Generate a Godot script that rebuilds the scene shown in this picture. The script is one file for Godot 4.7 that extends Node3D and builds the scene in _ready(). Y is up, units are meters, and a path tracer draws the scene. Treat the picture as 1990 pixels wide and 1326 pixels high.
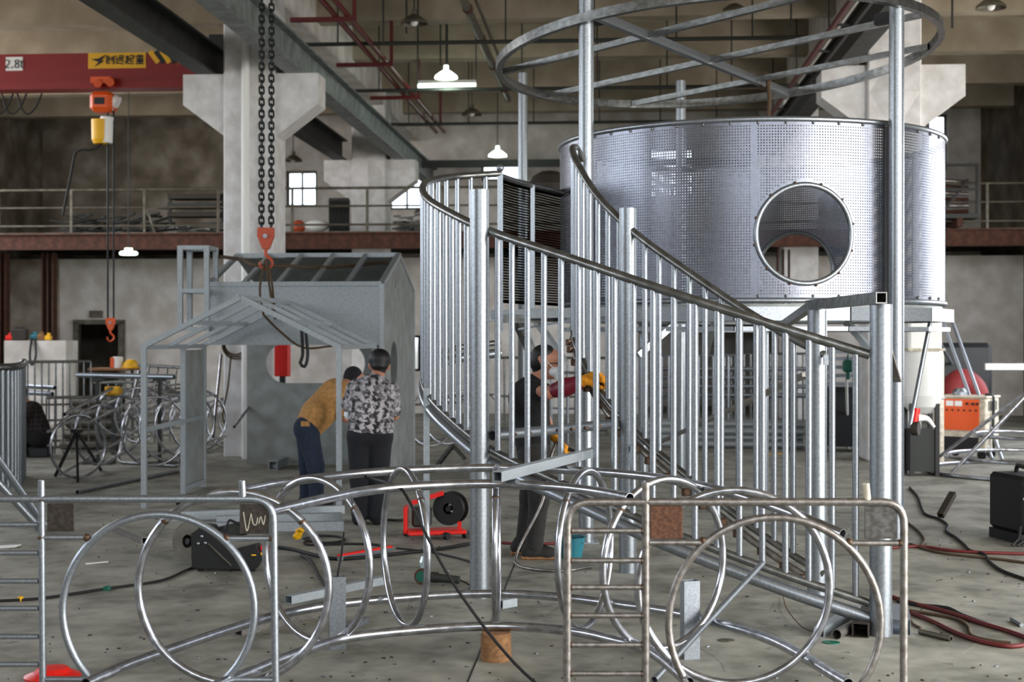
extends Node3D

const FOCAL := 2764.0   # focal length in pixels of the 1990 x 1326 frame
const CENTRE_X := 995.0
const HORIZON := 655.0
const EYE := 1.65
const HALL_YAW := 4.12  # degrees between the camera and the long axis of the hall

var taken := {}
var M := {}
var rng := RandomNumberGenerator.new()

# ------------------------------------------------------------------ mesh builder
class MB:
	var v := PackedVector3Array()
	var n := PackedVector3Array()
	var c := PackedColorArray()
	var ix := PackedInt32Array()
	var tint := Color.WHITE
	var coloured := false

	func vert(p: Vector3, nn: Vector3) -> int:
		v.append(p); n.append(nn)
		if coloured: c.append(tint)
		return v.size() - 1

	func tri(a: Vector3, b: Vector3, d: Vector3) -> void:
		var nn := (b - a).cross(d - a).normalized()
		var i := vert(a, nn); vert(b, nn); vert(d, nn)
		ix.append_array(PackedInt32Array([i, i + 2, i + 1]))

	# corners run counter-clockwise seen from outside
	func quad(a: Vector3, b: Vector3, d: Vector3, e: Vector3) -> void:
		var nn := (d - a).cross(e - b).normalized()
		var i := vert(a, nn); vert(b, nn); vert(d, nn); vert(e, nn)
		ix.append_array(PackedInt32Array([i, i + 2, i + 1, i, i + 3, i + 2]))

	func box(o: Vector3, s: Vector3, bs := Basis.IDENTITY) -> MB:
		var h := s * 0.5
		var x := bs.x * h.x; var y := bs.y * h.y; var z := bs.z * h.z
		quad(o - x - y + z, o + x - y + z, o + x + y + z, o - x + y + z)
		quad(o + x - y - z, o - x - y - z, o - x + y - z, o + x + y - z)
		quad(o + x - y + z, o + x - y - z, o + x + y - z, o + x + y + z)
		quad(o - x - y - z, o - x - y + z, o - x + y + z, o - x + y - z)
		quad(o - x + y + z, o + x + y + z, o + x + y - z, o - x + y - z)
		quad(o - x - y - z, o + x - y - z, o + x - y + z, o - x - y + z)
		return self

	# box with chamfered edges
	func cbox(o: Vector3, s: Vector3, ch: float, bs := Basis.IDENTITY) -> MB:
		var h := s * 0.5
		var q := h - Vector3(ch, ch, ch)
		var f := func(x: float, y: float, z: float) -> Vector3: return o + bs.x * x + bs.y * y + bs.z * z
		for sg in [-1.0, 1.0]:
			var s1: float = sg
			var fx := [f.call(s1 * h.x, -q.y, -q.z), f.call(s1 * h.x, q.y, -q.z), f.call(s1 * h.x, q.y, q.z), f.call(s1 * h.x, -q.y, q.z)]
			var fy := [f.call(-q.x, s1 * h.y, -q.z), f.call(-q.x, s1 * h.y, q.z), f.call(q.x, s1 * h.y, q.z), f.call(q.x, s1 * h.y, -q.z)]
			var fz := [f.call(-q.x, -q.y, s1 * h.z), f.call(q.x, -q.y, s1 * h.z), f.call(q.x, q.y, s1 * h.z), f.call(-q.x, q.y, s1 * h.z)]
			for face in [fx, fy, fz]:
				if s1 > 0: quad(face[0], face[1], face[2], face[3])
				else: quad(face[3], face[2], face[1], face[0])
		for a in [-1.0, 1.0]:
			for b in [-1.0, 1.0]:
				var e := [f.call(a * h.x, b * q.y, -q.z), f.call(a * q.x, b * h.y, -q.z), f.call(a * q.x, b * h.y, q.z), f.call(a * h.x, b * q.y, q.z)]
				var g := [f.call(a * h.x, -q.y, b * q.z), f.call(a * h.x, q.y, b * q.z), f.call(a * q.x, q.y, b * h.z), f.call(a * q.x, -q.y, b * h.z)]
				var k := [f.call(-q.x, a * h.y, b * q.z), f.call(-q.x, a * q.y, b * h.z), f.call(q.x, a * q.y, b * h.z), f.call(q.x, a * h.y, b * q.z)]
				for w in [e, g, k]:
					if a * b > 0: quad(w[0], w[1], w[2], w[3])
					else: quad(w[3], w[2], w[1], w[0])
				for d in [-1.0, 1.0]:
					var t := [f.call(a * h.x, b * q.y, d * q.z), f.call(a * q.x, b * h.y, d * q.z), f.call(a * q.x, b * q.y, d * h.z)]
					if a * b * d > 0: tri(t[0], t[1], t[2])
					else: tri(t[2], t[1], t[0])
		return self

	func frames(path: PackedVector3Array, closed: bool, up: Vector3) -> Array:
		var out := []
		var m := path.size()
		var prev := Vector3.ZERO
		for i in m:
			var t: Vector3
			if closed: t = path[(i + 1) % m] - path[(i - 1 + m) % m]
			elif i == 0: t = path[1] - path[0]
			elif i == m - 1: t = path[i] - path[i - 1]
			else: t = (path[i + 1] - path[i]).normalized() + (path[i] - path[i - 1]).normalized()
			t = t.normalized()
			var x: Vector3
			if up != Vector3.ZERO: x = up.cross(t)
			elif i == 0: x = (Vector3.UP if absf(t.y) < 0.9 else Vector3.RIGHT).cross(t)
			else: x = prev - t * prev.dot(t)
			x = x.normalized()
			prev = x
			out.append([x, t.cross(x), t])
		return out

	func tube(path: PackedVector3Array, r: float, sides := 10, closed := false, hollow := 0.0, r_end := -1.0) -> MB:
		var fr := frames(path, closed, Vector3.ZERO)
		var m := path.size()
		var first := v.size()
		for i in m:
			var rr := r if r_end < 0.0 else lerpf(r, r_end, float(i) / (m - 1))
			for k in sides:
				var a := TAU * k / sides
				var nn: Vector3 = fr[i][0] * cos(a) + fr[i][1] * sin(a)
				vert(path[i] + nn * rr, nn)
		for i in (m if closed else m - 1):
			var j := (i + 1) % m
			for k in sides:
				var l := (k + 1) % sides
				var p := first + i * sides + k; var q := first + i * sides + l
				var s := first + j * sides + l; var t := first + j * sides + k
				ix.append_array(PackedInt32Array([p, s, q, p, t, s]))
		if not closed:
			for e in [0, m - 1]:
				var sg := -1.0 if e == 0 else 1.0
				var nn: Vector3 = fr[e][2] * sg
				var rr := r if (r_end < 0.0 or e == 0) else r_end
				var ri := rr * (1.0 - hollow) if hollow > 0.0 else 0.0
				var deep: Vector3 = path[e] - nn * minf(0.25, path[0].distance_to(path[m - 1]) * 0.4)
				for k in sides:
					var a := TAU * k / sides; var b := TAU * (k + 1) / sides
					var d0: Vector3 = fr[e][0] * cos(a) + fr[e][1] * sin(a)
					var d1: Vector3 = fr[e][0] * cos(b) + fr[e][1] * sin(b)
					if hollow > 0.0:
						if sg > 0: quad(path[e] + d0 * ri, path[e] + d0 * rr, path[e] + d1 * rr, path[e] + d1 * ri)
						else: quad(path[e] + d1 * ri, path[e] + d1 * rr, path[e] + d0 * rr, path[e] + d0 * ri)
						quad(path[e] + d0 * ri, path[e] + d1 * ri, deep + d1 * ri, deep + d0 * ri)
						tri(deep, deep + d0 * ri, deep + d1 * ri)
					else:
						if sg > 0: tri(path[e], path[e] + d0 * rr, path[e] + d1 * rr)
						else: tri(path[e], path[e] + d1 * rr, path[e] + d0 * rr)
		return self

	# rectangular section swept along a path; w across, h along up
	func bar(path: PackedVector3Array, w: float, h: float, up := Vector3.UP, closed := false, hollow := 0.0) -> MB:
		var m := path.size()
		var u := up
		if absf((path[1] - path[0]).normalized().dot(up.normalized())) > 0.97: u = Vector3.BACK if absf(up.y) > 0.9 else Vector3.UP
		var fr := frames(path, closed, u)
		var co := [Vector2(-1, -1), Vector2(1, -1), Vector2(1, 1), Vector2(-1, 1)]
		var at := func(i: int, k: int, inset: float) -> Vector3:
			return path[i] + fr[i][0] * co[k % 4].x * (w * 0.5 - inset) + fr[i][1] * co[k % 4].y * (h * 0.5 - inset)
		for i in (m if closed else m - 1):
			var j := (i + 1) % m
			for k in 4:
				quad(at.call(i, k, 0.0), at.call(i, k + 1, 0.0), at.call(j, k + 1, 0.0), at.call(j, k, 0.0))
		if not closed:
			for e in [0, m - 1]:
				if hollow > 0.0:
					var dir: Vector3 = fr[e][2] * (1.0 if e == 0 else -1.0) * minf(0.25, path[0].distance_to(path[m - 1]) * 0.4)
					for k in 4:
						var a: Vector3 = at.call(e, k, 0.0); var b: Vector3 = at.call(e, k + 1, 0.0)
						var p: Vector3 = at.call(e, k, hollow); var q: Vector3 = at.call(e, k + 1, hollow)
						if e == 0:
							quad(b, a, p, q); quad(q, p, p + dir, q + dir)
						else:
							quad(a, b, q, p); quad(p, q, q + dir, p + dir)
					if e == 0: quad(at.call(e, 3, hollow) + dir, at.call(e, 2, hollow) + dir, at.call(e, 1, hollow) + dir, at.call(e, 0, hollow) + dir)
					else: quad(at.call(e, 0, hollow) + dir, at.call(e, 1, hollow) + dir, at.call(e, 2, hollow) + dir, at.call(e, 3, hollow) + dir)
				elif e == 0: quad(at.call(e, 3, 0.0), at.call(e, 2, 0.0), at.call(e, 1, 0.0), at.call(e, 0, 0.0))
				else: quad(at.call(e, 0, 0.0), at.call(e, 1, 0.0), at.call(e, 2, 0.0), at.call(e, 3, 0.0))
		return self

	# profile of (radius, height) from bottom to top turned round bs.y
	func lathe(prof: Array, o: Vector3, bs := Basis.IDENTITY, segs := 20) -> MB:
		for i in prof.size() - 1:
			var p: Vector2 = prof[i]; var q: Vector2 = prof[i + 1]
			var sl := Vector2(q.y - p.y, p.x - q.x).normalized()
			var first := v.size()
			for k in segs + 1:
				var a := TAU * k / segs
				var d := bs.x * cos(a) + bs.z * sin(a)
				var nn := (d * sl.x + bs.y * sl.y).normalized()
				vert(o + d * p.x + bs.y * p.y, nn); vert(o + d * q.x + bs.y * q.y, nn)
			for k in segs:
				var s := first + k * 2
				ix.append_array(PackedInt32Array([s, s + 2, s + 3, s, s + 3, s + 1]))
		return self

	func ball(o: Vector3, r: Vector3, segs := 12, rings := 8, bs := Basis.IDENTITY) -> MB:
		var first := v.size()
		for i in rings + 1:
			var t := PI * i / rings
			for k in segs:
				var a := TAU * k / segs
				var d := Vector3(sin(t) * cos(a), cos(t), sin(t) * sin(a))
				vert(o + bs * (d * r), (bs * (d / r)).normalized())
		for i in rings:
			for k in segs:
				var l := (k + 1) % segs
				var p := first + i * segs + k; var q := first + i * segs + l
				ix.append_array(PackedInt32Array([p, p + segs, q + segs, p, q + segs, q]))
		return self

	# flat polygon (counter-clockwise round bs.z) pushed out by depth along bs.z
	func prism(poly: PackedVector2Array, o: Vector3, depth: float, bs := Basis.IDENTITY) -> MB:
		var tr := Geometry2D.triangulate_polygon(poly)
		var p2 := poly
		if Geometry2D.is_polygon_clockwise(poly): p2 = poly.duplicate(); p2.reverse(); tr = Geometry2D.triangulate_polygon(p2)
		var at := func(i: int, z: float) -> Vector3: return o + bs.x * p2[i].x + bs.y * p2[i].y + bs.z * z
		for t in tr.size() / 3:
			var a := tr[t * 3]; var b := tr[t * 3 + 1]; var d := tr[t * 3 + 2]
			if (p2[b] - p2[a]).cross(p2[d] - p2[a]) < 0: var s := b; b = d; d = s
			tri(at.call(a, depth), at.call(b, depth), at.call(d, depth))
			tri(at.call(a, 0.0), at.call(d, 0.0), at.call(b, 0.0))
		for i in p2.size():
			var j := (i + 1) % p2.size()
			quad(at.call(i, 0.0), at.call(j, 0.0), at.call(j, depth), at.call(i, depth))
		return self

	func mesh(shift := Vector3.ZERO) -> ArrayMesh:
		var arr := []
		arr.resize(Mesh.ARRAY_MAX)
		if shift != Vector3.ZERO:
			for i in v.size(): v[i] -= shift
		arr[Mesh.ARRAY_VERTEX] = v
		arr[Mesh.ARRAY_NORMAL] = n
		if coloured: arr[Mesh.ARRAY_COLOR] = c
		arr[Mesh.ARRAY_INDEX] = ix
		var out := ArrayMesh.new()
		out.add_surface_from_arrays(Mesh.PRIMITIVE_TRIANGLES, arr)
		return out

	func base() -> Vector3:
		var lo := v[0]; var hi := v[0]
		for p in v:
			lo = lo.min(p); hi = hi.max(p)
		return Vector3((lo.x + hi.x) * 0.5, lo.y, (lo.z + hi.z) * 0.5)

# ------------------------------------------------------------------ naming and placing
func numbered(called: String) -> String:
	var k: int = taken.get(called, 0)
	taken[called] = k + 1
	return called if k == 0 else "%s_%03d" % [called, k]

func tag(o: Node3D, label: String, category: String, group := "", kind := "") -> Node3D:
	if label: o.set_meta("label", label)
	if category: o.set_meta("category", category)
	if group: o.set_meta("group", group)
	if kind: o.set_meta("kind", kind)
	return o

func thing(called: String, label: String, category: String, at: Vector3, group := "") -> Node3D:
	var o := Node3D.new()
	o.name = numbered(called)
	add_child(o)
	o.position = at
	return tag(o, label, category, group)

# a mesh given in world coordinates becomes a named part of its parent
func part(mb: MB, called: String, mat: Material, parent: Node3D) -> MeshInstance3D:
	var o := MeshInstance3D.new()
	o.name = numbered(called) if parent == self else called
	parent.add_child(o, true)
	var b := mb.base()
	o.mesh = mb.mesh(b)
	o.material_override = mat
	o.global_position = b
	return o

func solo(mb: MB, called: String, mat: Material, label: String, category: String, group := "") -> MeshInstance3D:
	var o := part(mb, called, mat, self)
	tag(o, label, category, group)
	return o

func struct(mb: MB, called: String, mat: Material, label := "") -> MeshInstance3D:
	var o := part(mb, called, mat, self)
	o.set_meta("kind", "structure")
	if label: o.set_meta("label", label)
	return o

# one shared mesh, placed by a transform given in world coordinates
func placed(me: Mesh, called: String, mat: Material, parent: Node3D, tr: Transform3D) -> MeshInstance3D:
	var o := MeshInstance3D.new()
	o.name = called
	parent.add_child(o, true)
	o.mesh = me
	o.material_override = mat
	o.global_transform = tr
	return o

# ------------------------------------------------------------------ where things stand
func P(px: float, py: float, d: float) -> Vector3:
	return Vector3((px - CENTRE_X) / FOCAL * d, EYE - (py - HORIZON) / FOCAL * d, -d)

func G(px: float, py: float, h := 0.0) -> Vector3:
	return P(px, py, (EYE - h) * FOCAL / (py - HORIZON))

func PH(px: float, d: float, h: float) -> Vector3:
	return Vector3((px - CENTRE_X) / FOCAL * d, h, -d)

# hall coordinates: u across to the right, v along the hall away from the camera
func U(u: float, h: float, v: float) -> Vector3:
	var a := deg_to_rad(HALL_YAW)
	return Vector3(u * cos(a) + v * sin(a), h, u * sin(a) - v * cos(a))

func hall_basis() -> Basis:
	return Basis(Vector3.UP, -deg_to_rad(HALL_YAW))

func line(a: Vector3, b: Vector3) -> PackedVector3Array:
	return PackedVector3Array([a, b])

func smooth(pts: Array, step := 0.06, closed := false) -> PackedVector3Array:
	var out := PackedVector3Array()
	var m := pts.size()
	for i in (m if closed else m - 1):
		var p0: Vector3 = pts[(i - 1 + m) % m] if (closed or i > 0) else pts[0] * 2.0 - pts[1]
		var p1: Vector3 = pts[i]
		var p2: Vector3 = pts[(i + 1) % m]
		var p3: Vector3 = pts[(i + 2) % m] if (closed or i < m - 2) else pts[m - 1] * 2.0 - pts[m - 2]
		var k := maxi(1, int(ceil(p1.distance_to(p2) / step)))
		for j in k:
			out.append(p1.cubic_interpolate(p2, p0, p3, float(j) / k))
	if not closed: out.append(pts[m - 1])
	return out

func circle(o: Vector3, r: float, ax: Vector3, ay: Vector3, n := 48) -> PackedVector3Array:
	var out := PackedVector3Array()
	for i in n:
		var a := TAU * i / n
		out.append(o + (ax * cos(a) + ay * sin(a)) * r)
	return out

# a cable lying on or hanging between points
func cable(pts: Array, r: float, sides := 6, step := 0.08) -> MB:
	return MB.new().tube(smooth(pts, step), r, sides)

# a polyline with rounded corners
func rounded(pts: Array, r: float, n := 7) -> PackedVector3Array:
	var out := PackedVector3Array()
	out.append(pts[0])
	for i in range(1, pts.size() - 1):
		var p: Vector3 = pts[i]
		var a: Vector3 = (pts[i - 1] - p).normalized()
		var b: Vector3 = (pts[i + 1] - p).normalized()
		for k in n + 1:
			var t := float(k) / n
			var q0: Vector3 = p + a * r * (1.0 - t)
			var q1: Vector3 = p + b * r * t
			out.append(q0.lerp(q1, t))
	out.append(pts[-1])
	return out

# ------------------------------------------------------------------ materials
func noise_image(size: int, seed_: int, freq: float, oct: int, lo: Color, hi: Color, contrast := 1.0) -> ImageTexture:
	var fn := FastNoiseLite.new()
	fn.seed = seed_; fn.frequency = freq; fn.fractal_octaves = oct
	fn.noise_type = FastNoiseLite.TYPE_SIMPLEX_SMOOTH
	var src := fn.get_seamless_image(size, size)
	var im := Image.create(size, size, false, Image.FORMAT_RGB8)
	for y in size:
		for x in size:
			var t := clampf((src.get_pixel(x, y).r - 0.5) * contrast + 0.5, 0.0, 1.0)
			im.set_pixel(x, y, lo.lerp(hi, t))
	return ImageTexture.create_from_image(im)

func mat(col: Color, rough: float, metal := 0.0, tex: Texture2D = null, scale := 1.0, world := true) -> StandardMaterial3D:
	var m := StandardMaterial3D.new()
	m.albedo_color = col
	m.roughness = rough
	m.metallic = metal
	if tex:
		m.albedo_texture = tex
		m.uv1_triplanar = true
		m.uv1_world_triplanar = world
		m.uv1_scale = Vector3.ONE * scale
	return m

func rgb(r: int, g: int, b: int) -> Color:
	return Color8(r, g, b)

# ------------------------------------------------------------------ camera, sky, large lights
func setup() -> void:
	rng.seed = 20240611
	var cam := Camera3D.new()
	cam.name = "camera"
	add_child(cam)
	cam.position = Vector3(0, EYE, 0)
	cam.rotation.x = -atan((663.0 - HORIZON) / FOCAL)
	cam.fov = rad_to_deg(2.0 * atan(663.0 / FOCAL))
	cam.near = 0.05
	cam.far = 300.0
	var ca := CameraAttributesPhysical.new()
	ca.frustum_focal_length = 50.0
	ca.frustum_focus_distance = 8.6
	ca.exposure_aperture = 2.8
	ca.frustum_near = 0.05
	ca.frustum_far = 300.0
	cam.attributes = ca
	cam.current = true
	cam.fov = rad_to_deg(2.0 * atan(663.0 / FOCAL))

	var we := WorldEnvironment.new()
	we.name = "environment"
	var e := Environment.new()
	var sky := Sky.new()
	var sm := ProceduralSkyMaterial.new()
	sm.sky_top_color = Color(0.80, 0.88, 1.0)
	sm.sky_horizon_color = Color(0.95, 0.98, 1.0)
	sm.ground_bottom_color = Color(0.5, 0.5, 0.48)
	sm.ground_horizon_color = Color(0.8, 0.82, 0.82)
	sm.sky_energy_multiplier = 1.9
	sm.ground_energy_multiplier = 1.2
	sky.sky_material = sm
	e.background_mode = Environment.BG_SKY
	e.sky = sky
	e.tonemap_mode = Environment.TONE_MAPPER_LINEAR
	e.tonemap_exposure = 1.15
	e.sdfgi_enabled = true
	e.ssao_enabled = true
	e.ssil_enabled = true
	we.environment = e
	add_child(we)

	# daylight through the wide loading door on the right, the door behind the camera and the clerestory
	area("door_daylight", U(8.35, 2.7, 3.0), U(-1.0, 2.9, 5.0), Vector2(10.6, 5.2), Color(1.0, 0.985, 0.96), 3.2)
	area("clerestory_daylight", U(1.5, 5.8, -8.85), U(1.0, 5.0, 12.0), Vector2(13.0, 2.2), Color(0.97, 0.985, 1.0), 1.7)
	area("far_side_daylight", U(-13.7, 5.1, 22.5), U(2.0, 5.1, 26.0), Vector2(10.0, 2.7), Color(1.0, 0.97, 0.95), 1.5)
	area("right_window_daylight", U(8.35, 2.9, 19.5), U(-2.0, 2.9, 23.0), Vector2(10.6, 3.2), Color(1.0, 0.98, 0.96), 1.3)
	area("side_daylight", U(-13.7, 4.6, 7.0), U(-4.0, 4.4, 9.0), Vector2(14.0, 2.6), Color(0.97, 0.98, 1.0), 1.2)

func area(called: String, at: Vector3, to: Vector3, size: Vector2, col: Color, energy: float) -> void:
	var l := AreaLight3D.new()
	l.name = called
	add_child(l)
	l.position = at
	l.look_at(to, Vector3.UP)
	l.area_size = size
	l.area_normalize_energy = false
	l.light_color = col
	l.light_energy = energy
	l.shadow_enabled = true
	l.area_range = 60.0

func make_materials() -> void:
	var spangle := noise_image(256, 3, 0.06, 3, Color(0.87, 0.875, 0.88), Color(1, 1, 1), 1.8)
	var soft := noise_image(256, 4, 0.05, 3, Color(0.92, 0.925, 0.93), Color(1, 1, 1), 1.6)
	var streak := noise_image(256, 9, 0.02, 4, Color(0.74, 0.73, 0.71), Color(1, 1, 1), 1.6)
	var stains := noise_image(512, 21, 0.012, 6, Color(0.87, 0.855, 0.835), Color(1, 1, 1), 1.7)
	var blotch := noise_image(512, 33, 0.010, 6, Color(0.68, 0.66, 0.62), Color(1, 1, 1), 1.8)
	var rustn := noise_image(256, 41, 0.02, 6, Color(0.72, 0.68, 0.64), Color(1, 1, 1), 1.5)
	M.galv = mat(Color(0.62, 0.64, 0.66), 0.36, 0.85, spangle, 3.0)
	M.post = mat(Color(0.60, 0.62, 0.635), 0.36, 0.82, spangle, 2.2)
	M.steel = mat(Color(0.55, 0.56, 0.56), 0.32, 0.9, streak, 3.0)
	M.rail = mat(Color(0.56, 0.565, 0.56), 0.34, 0.9, streak, 2.0)
	M.tarnish = mat(Color(0.62, 0.60, 0.58), 0.40, 0.85, streak, 4.0)
	M.sheet = mat(Color(0.47, 0.48, 0.515), 0.35, 0.9, soft, 1.5)
	M.panel = mat(Color(0.56, 0.58, 0.57), 0.5, 0.3, stains, 0.5)
	M.zinc = mat(Color(0.64, 0.665, 0.675), 0.42, 0.45, soft, 2.0)
	M.ring = mat(Color(0.76, 0.77, 0.80), 0.24, 0.95, streak, 2.5)
	M.black = mat(Color(0.035, 0.035, 0.037), 0.55)
	M.rubber = mat(Color(0.05, 0.048, 0.046), 0.7)
	M.hose_red = mat(Color(0.36, 0.07, 0.06), 0.6)
	M.white_wall = mat(Color(0.86, 0.845, 0.825), 0.9, 0.0, stains, 0.25)
	M.grey_wall = mat(Color(0.66, 0.63, 0.58), 0.92, 0.0, blotch, 0.2)
	M.brown_wall = mat(Color(0.50, 0.455, 0.38), 0.93, 0.0, blotch, 0.22)
	M.ceiling = mat(Color(0.64, 0.60, 0.525), 0.93, 0.0, stains, 0.2)
	M.column = mat(Color(0.86, 0.855, 0.85), 0.85, 0.0, noise_image(256, 55, 0.02, 5, Color(0.89, 0.88, 0.87), Color(1, 1, 1), 1.5), 0.7)
	M.rust = mat(Color(0.33, 0.19, 0.125), 0.8, 0.1, rustn, 1.2)
	M.rust_plate = mat(Color(0.40, 0.26, 0.17), 0.75, 0.2, rustn, 8.0)
	M.dark_plate = mat(Color(0.26, 0.235, 0.21), 0.6, 0.4, rustn, 6.0)
	M.weld = mat(Color(0.40, 0.31, 0.24), 0.5, 0.6, rustn, 12.0)
	M.crane_grey = mat(Color(0.50, 0.53, 0.53), 0.5, 0.2, streak, 0.6)
	M.crane_dark = mat(Color(0.20, 0.205, 0.20), 0.6, 0.2, streak, 0.6)
	M.crane_red = mat(Color(0.50, 0.035, 0.018), 0.5)
	M.pipe_red = mat(Color(0.33, 0.055, 0.06), 0.42)
	M.pipe_grey = mat(Color(0.42, 0.40, 0.35), 0.5, 0.4, streak, 1.0)
	M.pipe_dark = mat(Color(0.17, 0.18, 0.165), 0.6, 0.2)
	M.orange = mat(Color(0.86, 0.33, 0.07), 0.42)
	M.hook_orange = mat(Color(0.72, 0.29, 0.16), 0.5)
	M.yellow = mat(Color(0.90, 0.68, 0.07), 0.5)
	M.red = mat(Color(0.86, 0.10, 0.06), 0.4)
	M.tag_red = mat(Color(0.72, 0.28, 0.24), 0.6)
	M.cream = mat(Color(0.86, 0.82, 0.74), 0.55, 0.0, streak, 2.0)
	M.white = mat(Color(0.90, 0.90, 0.88), 0.6)
	M.chain = mat(Color(0.10, 0.115, 0.11), 0.45, 0.7)
	M.strap = mat(Color(0.30, 0.235, 0.16), 0.9)
	M.wood = mat(Color(0.60, 0.43, 0.27), 0.8, 0.0, streak, 6.0)
	M.teal = mat(Color(0.10, 0.42, 0.47), 0.5)
	M.green = mat(Color(0.05, 0.36, 0.28), 0.5)
	M.grey_plate = mat(Color(0.36, 0.36, 0.35), 0.55, 0.5, rustn, 5.0)
	M.brass = mat(Color(0.85, 0.62, 0.22), 0.3, 0.9)
	M.hose_faded = mat(Color(0.50, 0.13, 0.13), 0.7)
	M.glass_scrap = mat(Color(0.75, 0.85, 0.86), 0.15, 0.3)
	M.floor = mat(Color.WHITE, 0.62)
	var fi := floor_image()
	M.floor.albedo_texture = fi
	M.floor.uv1_triplanar = true
	M.floor.uv1_world_triplanar = true
	M.floor.uv1_scale = Vector3.ONE / 7.0
	M.lamp_glow = mat(Color(0.95, 0.98, 0.95), 0.4)
	M.lamp_glow.emission_enabled = true
	M.lamp_glow.emission = Color(0.92, 1.0, 0.95)
	M.lamp_glow.emission_energy_multiplier = 3.0
	M.glass = mat(Color(0.9, 0.95, 0.97, 0.06), 0.05)
	M.glass.transparency = BaseMaterial3D.TRANSPARENCY_ALPHA

func floor_image() -> ImageTexture:
	var size := 1024
	var a := FastNoiseLite.new(); a.seed = 5; a.frequency = 0.010; a.fractal_octaves = 6
	var b := FastNoiseLite.new(); b.seed = 77; b.frequency = 0.035; b.fractal_octaves = 4
	var d := FastNoiseLite.new(); d.seed = 15; d.frequency = 0.02; d.fractal_octaves = 3; d.noise_type = FastNoiseLite.TYPE_CELLULAR
	var ia := a.get_seamless_image(size, size); var ib := b.get_seamless_image(size, size)
	var idd := d.get_seamless_image(size, size)
	var im := Image.create(size, size, false, Image.FORMAT_RGB8)
	var dark := Color8(92, 91, 81); var mid := Color8(133, 131, 119); var light := Color8(166, 163, 151)
	for y in size:
		for x in size:
			var t := ia.get_pixel(x, y).r
			var s := ib.get_pixel(x, y).r
			var k := clampf((t - 0.5) * 1.05 + 0.52 + (s - 0.5) * 0.55, 0.0, 1.0)
			var c := dark.lerp(mid, clampf(k * 1.9, 0, 1)) if k < 0.53 else mid.lerp(light, (k - 0.53) * 1.6)
			var q := idd.get_pixel(x, y).r
			if q < 0.16 and s > 0.55: c = c.darkened(0.22)
			im.set_pixel(x, y, c)
	var r := RandomNumberGenerator.new(); r.seed = 8
	for i in 90:   # scratches and drag marks
		var x0 := r.randi_range(0, size - 1); var y0 := r.randi_range(0, size - 1)
		var an := r.randf() * TAU; var le := r.randi_range(20, 130); var dk := r.randf() < 0.6
		for k in le:
			var x := posmod(int(x0 + cos(an) * k + sin(k * 0.05) * 3.0), size); var y := posmod(int(y0 + sin(an) * k), size)
			var c := im.get_pixel(x, y)
			im.set_pixel(x, y, c.darkened(0.25) if dk else c.lightened(0.18))
	return ImageTexture.create_from_image(im)

# ------------------------------------------------------------------ the hall
# a wall in hall coordinates with rectangular openings; along = "u" (wall faces the camera) or "v" (side wall)
func wall_mesh(along: String, at: float, thick: float, a0: float, a1: float, h0: float, h1: float, holes: Array) -> MB:
	var xs := [a0, a1]; var ys := [h0, h1]
	for r in holes:
		xs.append_array([clampf(r[0], a0, a1), clampf(r[1], a0, a1)]); ys.append_array([clampf(r[2], h0, h1), clampf(r[3], h0, h1)])
	xs.sort(); ys.sort()
	var mb := MB.new()
	for i in xs.size() - 1:
		if xs[i + 1] - xs[i] < 0.001: continue
		for j in ys.size() - 1:
			if ys[j + 1] - ys[j] < 0.001: continue
			var cx: float = (xs[i] + xs[i + 1]) * 0.5; var cy: float = (ys[j] + ys[j + 1]) * 0.5
			var hole := false
			for r in holes:
				if cx > r[0] and cx < r[1] and cy > r[2] and cy < r[3]: hole = true
			if hole: continue
			var w: float = xs[i + 1] - xs[i]; var h: float = ys[j + 1] - ys[j]
			if along == "u": mb.box(U(cx, cy, at + thick * 0.5), Vector3(w, h, thick), hall_basis())
			else: mb.box(U(at + thick * 0.5, cy, cx), Vector3(thick, h, w), hall_basis())
	return mb

func hall_box(u: float, h: float, v: float, su: float, sh: float, sv: float) -> MB:
	return MB.new().box(U(u, h, v), Vector3(su, sh, sv), hall_basis())

# u of a pixel column on the plane v = const
func u_at(px: float, v: float) -> float:
	var a := deg_to_rad(HALL_YAW)
	var k := (px - CENTRE_X) / FOCAL
	return (k * v * cos(a) - v * sin(a)) / (cos(a) + k * sin(a))

func h_at(px: float, py: float, v: float) -> float:
	return EYE + (HORIZON - py) / FOCAL * -U(u_at(px, v), 0, v).z

func hole_px(x0: float, x1: float, y0: float, y1: float, v: float) -> Array:
	return [u_at(x0, v), u_at(x1, v), h_at(x0, y1, v), h_at(x0, y0, v)]

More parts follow.
